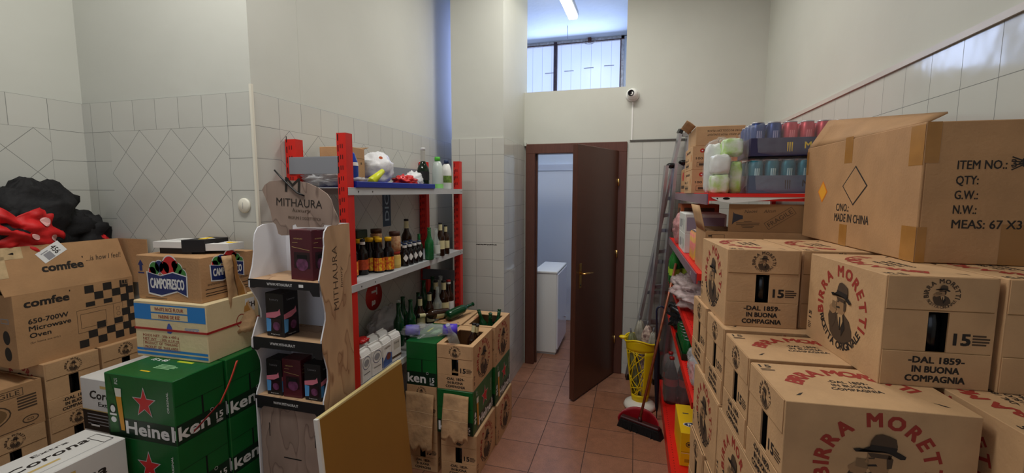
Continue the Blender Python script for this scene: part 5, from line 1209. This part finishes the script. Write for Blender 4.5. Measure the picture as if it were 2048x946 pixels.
def tray(x0, y0, z0, nx_, ny, kinds, mt, word, lab, canname, pitch=.061, tw=.078):
    W_, D_ = nx_*pitch, ny*pitch
    r = thing('drink_tray', lab, 'tray', (x0, y0, z0), 0, 'shrink wrapped trays of drink cans')
    b = B(); b.box(0, W_, 0, D_, 0, .003, mt)
    for a in ((0, W_, 0, .003), (0, W_, D_-.003, D_), (0, .003, .003, D_-.003), (W_-.003, W_, .003, D_-.003)): b.box(a[0], a[1], a[2], a[3], .0, tw, mt)
    F = Fr('-Y', W_/2, 0, 0); c = {'n': YEL, 's': INK}[word]
    for i, dx in enumerate((-.008, 0, .008)): b.flat(F, [(-W_*.20+dx-.0025, tw*.75), (-W_*.20+dx+.0025, tw*.75), (-W_*.20+dx+.0015, tw*.25-.003*(i == 1)), (-W_*.20+dx-.001, tw*.3)], c, 1)
    b.text(F, W_*.08, tw*.58, .026, 'MONSTER', c, w=.165, bold=.025); b.text(F, W_*.06, tw*.25, .009, 'E N E R G Y', c, w=.07, bold=.01)
    if word == 'n': b.text(F, W_*.12, tw*.88, .008, 'FULL THROTTLE', WHITE, w=.08, bold=.01); b.text(F, W_*.12, tw*.08, .009, 'ZERO SUGAR', WHITE, w=.07, bold=.01)
    b.build('tray', r)
    for j in range(ny):
        for i in range(nx_):
            o = bpy.data.objects.new('can', kinds[i if i < len(kinds) else -1]); COL.objects.link(o); o.parent = r; o.location = (pitch*(i+.5), pitch*(j+.5), .003)
    b = B(); b.blob((W_/2, D_/2, .073), (W_/2+.008, D_/2+.010, .078), FILM, 4, .05, 5, 44, 22, power=.3); b.build('film', r); return r
mx = .466
t1 = tray(mx, 2.085, Z1, 8, 4, [C_te]*8, TRG, 's', 'lower tray of teal drink cans in film on the top red shelf', 'can')
t2 = tray(mx, 2.085, Z1+.156, 8, 4, [C_bl, C_bl, C_rd, C_rd, C_rd], TRN, 'n', 'upper navy tray of dark blue and coral drink cans above the teal cans', 'can')

# ---- second shelf: open wine carton, white packs, fruit drink cans
Z = SZ[1]
r = thing('wine_carton', 'open brown carton printed with a dark bottle and FRAGILE, under the top red shelf', 'carton', (.300, 2.05, Z))
W_, D_, H_ = .64, .30, .188; b = B(); t = .004
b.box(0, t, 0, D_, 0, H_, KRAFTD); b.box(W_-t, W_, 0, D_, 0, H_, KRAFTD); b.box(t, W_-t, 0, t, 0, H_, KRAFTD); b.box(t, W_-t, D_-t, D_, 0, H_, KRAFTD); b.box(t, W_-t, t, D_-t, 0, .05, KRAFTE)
b.frame(Fr('-Y', .05, 0, 0), 0, .165, .05, .018, .0015, INKB); b.rect(Fr('-Y', .018, 0, 0), 0, .168, .014, .008, INKB); b.build('body', r)
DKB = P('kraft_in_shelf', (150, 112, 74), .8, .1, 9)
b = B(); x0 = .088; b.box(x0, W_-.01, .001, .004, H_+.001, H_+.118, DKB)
F = Fr('-Y', 0, .001, H_)
DBT = P('ink_bottle', (46, 44, 52), .6)
b.flat(F, [(x0+.018, .085), (x0+.022, .078), (x0+.045, .072), (x0+.055, .070), (x0+.055, .055), (x0+.045, .053), (x0+.022, .040), (x0+.014, .030)], DBT, 1)
b.text(F, x0+.085, .088, .014, 'Nuovi', INKB, w=.05, bold=-.005, shear=.3, rot=.06); b.text(F, x0+.155, .090, .013, 'Alcun', INKB, w=.045, bold=-.005, shear=.3, rot=.1)
for i, w_ in enumerate((.03, .09, .088, .05, .04)): b.rect(F, x0+.075, .045-.0065*i, w_, .0026, INKB, 1)
c_, s_ = math.cos(.62), math.sin(.62); cx_, cz_ = x0+.195, .060
b.text(F, cx_, cz_, .018, 'FRAGILE', INKB, w=.105, rot=.62, bold=-.002)
for sg in (-1, 1): b.rect(F, cx_-sg*.016*s_, cz_+sg*.016*c_, .12, .0015, INKB, 1, .62); b.rect(F, cx_+sg*.06*c_, cz_+sg*.06*s_, .0015, .032, INKB, 1, .62)
b.build('top_flap', r)
b = B(); b.sheet(lambda u, v: (-.002-.028*v+.03*0, .0+.28*u, H_+.11*v), 4, 3, KRAFT, th=.003); b.build('top_flap', r)
b = B(); b.sheet(lambda u, v: (.004+.085*u, .0+.002, H_+.0005+.0*v) if False else (.006+.08*u, .004+.26*v, H_+.001-.02*u), 3, 3, KRAFTE, th=.003); b.build('top_flap', r)
WPC = P('white_print_card', (216, 218, 212), .5)
for k, (z, lb) in enumerate(((Z, 'lower white drinks pack on the second red shelf'), (Z+.115, 'upper white drinks pack with dark print on the second red shelf'))):
    r, b = carton('drinks_pack', lb, 'pack', .285, 2.72, z, .22, .33, .115, WPC, 0, .003, 'white drinks packs on the second red shelf')
    F = Fr('-Y', .11, 0, 0)
    if k: b.rect(F, 0, .055, .20, .08, P('print_mauve', (150, 140, 156), .5), 1); b.rect(F, -.04, .08, .022, .026, INK, 2); b.flat(F, [(-.05, .035), (-.02, .055), (.0, .03)], INK, 2)
    F = Fr('-X', 0, .165, 0); b.rect(F, .04, .06, .03, .04, GREY, 1); b.rect(F, .11, .05, .02, .06, P('print_sage', (150, 166, 140), .5), 1); b.rect(F, -.06, .05, .08, .05, GREY, 1)
    b.build('body', r)
CG = P('can_guava', (224, 120, 50), .3, .5, 30, c2=(40, 30, 40)); Cgv = can_mesh(P('can_pink', (224, 120, 130), .3, .4, 24, c2=(226, 206, 80)), None, 'can', .030, .155)
for i in range(3):
    for j in range(2):
        x, y = .325+.066*j, 2.42+.066*i
        o = put(Cgv, 'drink_can', x, y, Z, ('pink and yellow fruit drink can, '+('left', 'right')[j]+' one of the front pair on the shelf') if i == 0 else 'pink and yellow fruit drink can behind the front pair on the second red shelf', 'can', 'fruit drink cans on the second red shelf')
        if i == 0: o2 = B(); o2.text(Fr('-Y', 0, -.0305, 0), -.004, .078, .022, 'GUAVA', INK, w=.11, bold=.05, rot=PI/2); o2.build('print', o)
PFM = P('pinkish_film', (226, 170, 170), .2, bump=1, bscale=28, alpha=.5)
b = B(); b.blob((.31, 3.22, Z+.10), (.045, .10, .10), PFM, 4, .4, 4, 30, 18); tag(b.build('film_wrap'), 'pink tinted film wrap bulging beside the white packs', 'wrap')
r, b = carton('coffee_carton', 'orange and brown carton at the far end of the second red shelf', 'carton', .32, 3.34, Z, .25, .24, .27, P('carton_orange', (176, 96, 50), .6, .3, 10)); F = Fr('-Y', .12, 0, 0); b.rect(F, 0, .23, .2, .03, INKB); b.rect(F, -.02, .18, .15, .02, YEL); F = Fr('-X', 0, .12, 0); b.rect(F, 0, .22, .16, .04, INKB); b.build('body', r)
# ---- third shelf
Z = SZ[2]
GPT = P('green_pet', (44, 120, 50), .15, .2, 10, alpha=.9)
for i, (x, y) in enumerate(((.30, 3.50), (.38, 3.46), (.30, 3.41))):
    b = B(); b.lathe([(.036, 0), (.04, .01), (.04, .15), (.032, .19), (.014, .23), (.014, .25)], GPT, 16); b.lathe([(.016, .25), (.016, .27)], P('cap_leaf', (70, 170, 60), .4), 12); b.lathe([(.0405, .07), (.0405, .12)], P('label_lime', (160, 200, 60), .4), 16, cap=False)
    put(b.mesh('bottle'), 'green_bottle', x, y, Z, ['green plastic bottle at the far end of the third red shelf, by the ladder', 'green plastic bottle right of the others on the third red shelf', 'green plastic bottle nearest of the three on the third red shelf'][i], 'bottle', 'green plastic bottles on the third red shelf')
PF2 = P('pink_grey_film', (206, 186, 184), .16, .3, 16, bump=1, bscale=18, alpha=.72)
b = B(); b.blob((.40, 2.86, Z+.075), (.135, .36, .085), PF2, 6, .5, 3.4, 56, 30, flat=.85); b.box(.34, .56, 2.66, 3.12, Z, Z+.09, P('packs_reddish', (150, 90, 84), .5, .35, 24), .02); tag(b.build('film_wrapped_packs'), 'crinkled clear and pink film around packs on the third red shelf', 'pack')
# ---- fourth shelf
Z = SZ[3]
r = thing('beer_can_tray', 'dark green tray of green beer cans on the fourth red shelf', 'tray', (.280, 2.56, Z)); pt = .066
b = B(); W_, D_ = pt*3.4, pt*6; b.box(0, W_, 0, D_, 0, .003, GREEND)
for a in ((0, W_, 0, .003), (0, W_, D_-.003, D_), (0, .003, .003, D_-.003)): b.box(a[0], a[1], a[2], a[3], 0, .038, GREEND)
b.text(Fr('-Y', .09, 0, 0), 0, .02, .016, 'Heineken', WHITE, w=.11); b.build('tray', r)
for j in range(6):
    for i in range(3): o = bpy.data.objects.new('can', C_gr); COL.objects.link(o); o.parent = r; o.location = (pt*(i+.55), pt*(j+.5), .003)
DFM = P('dark_wrap', (38, 40, 42), .18, .4, 14, 1, 20)
b = B(); b.blob((.38, 3.24, Z+.075), (.11, .20, .09), DFM, 8, .5, 4, 44, 24, flat=.83); tag(b.build('dark_wrapped_pack'), 'dark film wrapped pack behind the green beer cans', 'pack')
b = B(); b.blob((.33, 2.20, Z+.115), (.055, .14, .115), FILMD, 12, .3, 4, 40, 26); b.box(.31, .37, 2.10, 2.30, Z, Z+.17, P('pack_mixed', (150, 146, 136), .5, .5, 30), .02); tag(b.build('film_wrapped_pack'), 'bulging clear wrapped pack squeezed between the red shelf and the beer cartons', 'pack')
# ---- base shelf
Z = SZ[4]
yb = at(1359, 931, Z=Z); yt = at(1357, 868.6, Y=yb.y); yf = at(1353.8, 803, Z=yt.z)
YB_ = P('carton_yellow', (240, 196, 20), .4)
r, b = carton('yellow_box', 'yellow carton with blue oval logo on the lowest red shelf', 'box', yb.x, yb.y, Z, .26, .36, .205, YB_, 0, .003)
def pan(F, s):
    b.ell(F, 0, 0, .055*s, .026*s, WHITE, 1); b.ell(F, 0, 0, .050*s, .022*s, P('logo_slate', (40, 52, 80), .5), 2); b.text(F, .004, 0, .020*s, 'PAN', WHITE, w=.07*s, bold=.06, lift=3)
pan(Fr('T', .085, .10, .205), 1.15); b.rect(Fr('T', .05, .24, .205), 0, 0, .035, .012, P('logo_slate', (40, 52, 80), .5), 1)
F = Fr('-Y', 0, 0, 0); b.ring(F, .045, .135, .016, .016, .016, INKB, 1); b.ring(F, .045, .135, .011, .011, .003, YB_, 2); b.ring(F, .11, .135, .02, .02, .02, INKB, 1); b.rect(F, .13, .088, .25, .003, P('seam_ochre', (180, 140, 20), .5), 1); b.rect(F, .13, .08, .25, .002, WHITE, 1); b.rect(F, .06, .035, .07, .02, P('seam_ochre', (180, 140, 20), .5), 1); b.rect(F, .15, .035, .03, .02, P('seam_ochre', (180, 140, 20), .5), 1)
b.build('body', r)
CK = P('cola_bottle', (48, 34, 30), .12, .2, 8); CKL = P('cola_label', (140, 44, 38), .35)
b = B(); b.lathe([(.046, 0), (.05, .012), (.050, .19), (.045, .22), (.016, .31), (.015, .335)], CK, 18); b.lathe([(.0505, .14), (.0505, .195)], CKL, 18, cap=False); b.lathe([(.018, .335), (.018, .355)], P('cap_red', (160, 30, 30), .4), 14); CKM = b.mesh('bottle')
for i, (x, y) in enumerate(((.305, 3.40), (.41, 3.40), (.305, 3.51), (.41, 3.51))):
    put(CKM, 'cola_bottle', x, y, Z, ['front left dark bottle of the film wrapped four on the lowest red shelf', 'front right dark bottle of the film wrapped four', 'rear left dark bottle of the film wrapped four', 'rear right dark bottle of the film wrapped four'][i], 'bottle', 'large dark bottles on the lowest red shelf')
b = B(); b.blob((.358, 3.455, Z+.17), (.115, .118, .17), FILM, 3, .05, 5, 40, 26, power=.4, flat=.99); tag(b.build('film_wrap'), 'clear film around the four large dark bottles on the lowest red shelf', 'wrap')

# ------------------------------------------------------------------ ladder
r = thing('ladder', 'tall folded aluminium ladder leaning between the door wall and the red shelves', 'ladder', (.0, 3.9, 0)); O = Vector((0, 3.9, 0)); L4 = Matrix.Translation(-O)
RA0 = at(1255, 742, Z=0); RA0.y = 3.99; RB0 = at(1322, 748, Z=0); RB0.y = 4.02
RA1, RB1 = at(1361, 262, Y=3.96), at(1377, 262, Y=4.03)
RC0 = at(1283, 757, Z=0); RC0.y = 3.92; RC1 = at(1333, 331, Y=3.89); RD0 = at(1306, 757, Z=0); RD0.y = 3.95; RD1 = at(1351, 327, Y=3.93)
for a, c in ((RA0, RA1), (RB0, RB1), (RC0, RC1), (RD0, RD1)):
    b = B(L4); b.bar(a+Vector((0, 0, .04)), c, .024, .062, ALU, side=(1, .2, 0)); k = b.build('rail', r)
    b = B(L4); b.bar(a+Vector((0, 0, .0)), a+(c-a)*.02+Vector((0, 0, .01)), .03, .07, BPL, side=(1, .2, 0)); b.build('rubber_foot', k)
for i in range(7):
    t_ = .12+.125*i; b = B(L4); b.bar(RA0.lerp(RA1, t_), RB0.lerp(RB1, t_), .03, .03, ALU); b.build('rung', r)
for i in range(5):
    t_ = .14+.16*i; b = B(L4); b.bar(RC0.lerp(RC1, t_), RD0.lerp(RD1, t_), .03, .03, ALU); b.build('rung', r)
for p in (RA0.lerp(RA1, .87), RB0.lerp(RB1, .88)):
    b = B(L4); b.blob(p+Vector((-.02, -.03, 0)), (.035, .03, .022), BPL, 2, .2); b.build('hinge', r)
b = B(L4); b.bar(RA1+Vector((-.01, 0, -.02)), RA1+Vector((.005, 0, .012)), .03, .066, BPL, side=(1, .2, 0)); b.bar(RB1+Vector((-.006, 0, -.02)), RB1+Vector((.004, 0, .012)), .03, .066, BPL, side=(1, .2, 0)); b.bar(RA1-Vector((0, 0, .03)), RB1-Vector((0, 0, .03)), .03, .05, ALU)
b.build('top_cap', r)

# ------------------------------------------------------------------ yellow basket stand
bx, by = .083, 3.475
r = thing('umbrella_stand', 'yellow plastic lattice umbrella stand on a white base', 'umbrella stand', (bx, by, 0))
b = B(); b.lathe([(.118, 0), (.125, .012), (.115, .035), (.085, .055), (.06, .060), (0, .060)], P('base_white', (226, 222, 210), .4), 36); b.build('base', r)
YP_ = P('basket_yellow', (240, 208, 20), .38)
def sf(az, z, off=0):
    k = (z-.055)/.50; rr = .060+.062*min(1, k)**.9+off+(.006*max(0, k-.9)*10 if k > .9 else 0)
    return Vector((rr*math.cos(az), rr*.86*math.sin(az), z))
def rimz(az): return .555+.014*math.sin(az*3+.8)
W0, W1, V0, V1 = math.radians(-168), math.radians(-78), .115, .475
b = B()
# solid parts: lower band, upper band, and the walls beside the two windows
b.sheet(lambda u, v: sf(u*2*PI, .055+(V0-.055)*v), 48, 3, YP_, th=.004)
b.sheet(lambda u, v: sf(u*2*PI, V1+(rimz(u*2*PI)-V1)*v), 48, 4, YP_, th=.004)
b.sheet(lambda u, v: sf(W1+u*math.radians(90), V0+(V1-V0)*v), 14, 12, YP_, th=.004)
b.sheet(lambda u, v: sf(W1+PI+u*math.radians(90), V0+(V1-V0)*v), 14, 12, YP_, th=.004)
b.lathe([(.0, .057), (.058, .057), (.058, .062), (0, .062)], YP_, 24)
b.tube([tuple(sf(i/48*2*PI, rimz(i/48*2*PI), .003)) for i in range(48)], .006, YP_, 8, closed=True)
b.blob(tuple(sf(PI*1.02, .56, .012)), (.030, .022, .014), YP_, 2, .2, 2)
b.build('basket', r)
pr = random.Random(21); b = B()
for base in (0, PI):
    def ep():
        s_ = pr.randrange(4); q = pr.random()
        return [(W0, V0+(V1-V0)*q), (W1, V0+(V1-V0)*q), (W0+(W1-W0)*q, V0), (W0+(W1-W0)*q, V1)][s_], s_
    n = 0
    while n < 20:
        (p, s1), (q, s2) = ep(), ep()
        if s1 == s2 or (abs(p[0]-q[0])*.1+abs(p[1]-q[1])) < .12: continue
        b.tube([tuple(sf(base+p[0]+(q[0]-p[0])*i/7, p[1]+(q[1]-p[1])*i/7)) for i in range(8)], .0036, YP_, 5); n += 1
b.build('lattice', r)
FU = P('umbrella_grey', (150, 146, 132), .6, .35, 14, .4, 20); FU2 = P('umbrella_olive', (120, 122, 84), .6, .4, 18); FU3 = P('umbrella_flower', (196, 176, 160), .6, .5, 40, c2=(110, 80, 80))
for i, (dx, dy, h_, mt, ln, lb) in enumerate(((-.035, -.02, .60, FU2, -.12, 'folded olive umbrella on the left in the yellow stand'), (.02, .0, .66, FU3, .05, 'folded flowered umbrella in the middle of the yellow stand'), (.055, -.02, .62, FU, .10, 'folded grey umbrella on the right in the yellow stand'), (-.0, .045, .68, FU, -.03, 'folded grey umbrella at the back of the yellow stand'))):
    r2 = thing('folded_umbrella', lb, 'umbrella', (bx+dx*.5, by+dy*.5, .064), 0, 'folded umbrellas in the yellow stand'); r2.rotation_euler = (-dy*1.2, ln, 0)
    b = B(); q = B(); q.lathe([(.006, 0), (.014, .05), (.026, .3), (.033, .44), (.036, h_-.13), (.020, h_-.075), (.006, h_-.06)], mt, 20); q.v = [(vx*(1+.22*math.sin(5*math.atan2(vy, vx))), vy*(1+.22*math.sin(5*math.atan2(vy, vx))), vz+.012*math.sin(4*math.atan2(vy, vx))) for vx, vy, vz in q.v]; b.add(q.v, q.f, mt, True); b.build('canopy', r2)
    b = B(); b.tube([(0, 0, h_-.07), (0, 0, h_-.02)], .006, P('grey_handle', (100, 100, 104), .4), 8); b.build('handle', r2)
# black hook handled umbrella
r = thing('hook_umbrella', 'closed dark blue umbrella with hooked handle standing right of the yellow stand', 'umbrella', (.205, 3.30, 0)); DBL = P('navy_cloth', (16, 20, 38), .6)
pz = at(1307, 606, Y=3.33).z
b = B(); b.lathe([(.003, .0), (.004, .06), (.012, .10), (.020, .35), (.022, .50), (.014, .60), (.006, .62)], DBL, 16); b.build('canopy', r)
b = B(); b.tube([(0, 0, .6), (-.004, 0, pz-.05)] + [(.026-.030*math.cos(a), 0, pz-.05+.035*math.sin(a)) for a in [PI*i/8 for i in range(1, 9)]] + [(.056, 0, pz-.065)], .0065, P('navy_handle', (24, 32, 60), .3), 10); b.build('handle', r); r.rotation_euler = (0, -.03, 0)
# broom and dustpan
b0, b1 = at(1240, 836, Z=.05), at(1322, 866, Z=.05)
mid = (b0+b1)/2; az = math.atan2(b1.y-b0.y, b1.x-b0.x); BLN = (b1-b0).length
r = thing('broom', 'black bristled broom with a copper coloured stick, leaning by the red shelves', 'broom', (mid.x, mid.y, 0), az)
BR = P('bristle_black', (14, 14, 16), .8, .5, 90, .8, 160, stretch=(1, 1, .12))
b = B(); b.prism([(-BLN/2-.01, .0), (BLN/2+.01, .0), (BLN/2-.012, .062), (-BLN/2+.012, .062)], -.035, .030, BR, T=Fr('-Y'));
pr = random.Random(4)
for i in range(60):
    x = -BLN/2+BLN*pr.random(); y = pr.uniform(-.036, .036); b.bar((x*.96, y*.8, .055), (x*1.02, y*1.15, .001), .006, .006, BR)
b.build('bristles', r)
b = B(); b.box(-BLN/2+.01, BLN/2-.01, -.022, .022, .060, .082, P('broom_head', (60, 20, 24), .4), .006); b.tube([(0, 0, .07), (0, .0, .11)], .014, MATS['broom_head'], 10); b.build('head', r)
top = at(1352, 527, Y=3.36); Minv = (Matrix.Translation((mid.x, mid.y, 0)) @ Matrix.Rotation(az, 4, 'Z')).inverted()
b = B(); b.tube([(0, 0, .10), tuple(Minv @ top)], .0095, P('copper_stick', (150, 84, 58), .3, .2, 30, metal=.3), 10); b.build('stick', r)
PR = P('dustpan_red', (150, 22, 32), .35)
c0 = at(1282, 815, Z=.02)
r = thing('dustpan', 'dark red plastic dustpan on the floor behind the broom head', 'dustpan', (mid.x-.002, mid.y+.062, 0), az)
b = B(); n = 14; W_ = .145
b.sheet(lambda u, v: (W_*math.cos(PI*u)*(1) , .085*math.sin(PI*u)*v-.035+(0), .004+.012*v*math.sin(PI*u)), 20, 6, PR, th=.004)
b.sheet(lambda u, v: (W_*math.cos(PI*u)*(1+.06*v), .085*math.sin(PI*u)*(1+.06*v)-.035, .004+.012*math.sin(PI*u)+.11*v*(.35+.65*math.sin(PI*u))), 20, 4, PR, th=.004)
b.build('pan', r)
b = B(); b.tube([(-W_, -.035, .006), (W_, -.035, .006)], .005, P('pan_lip', (190, 60, 66), .35), 8); b.build('lip', r)
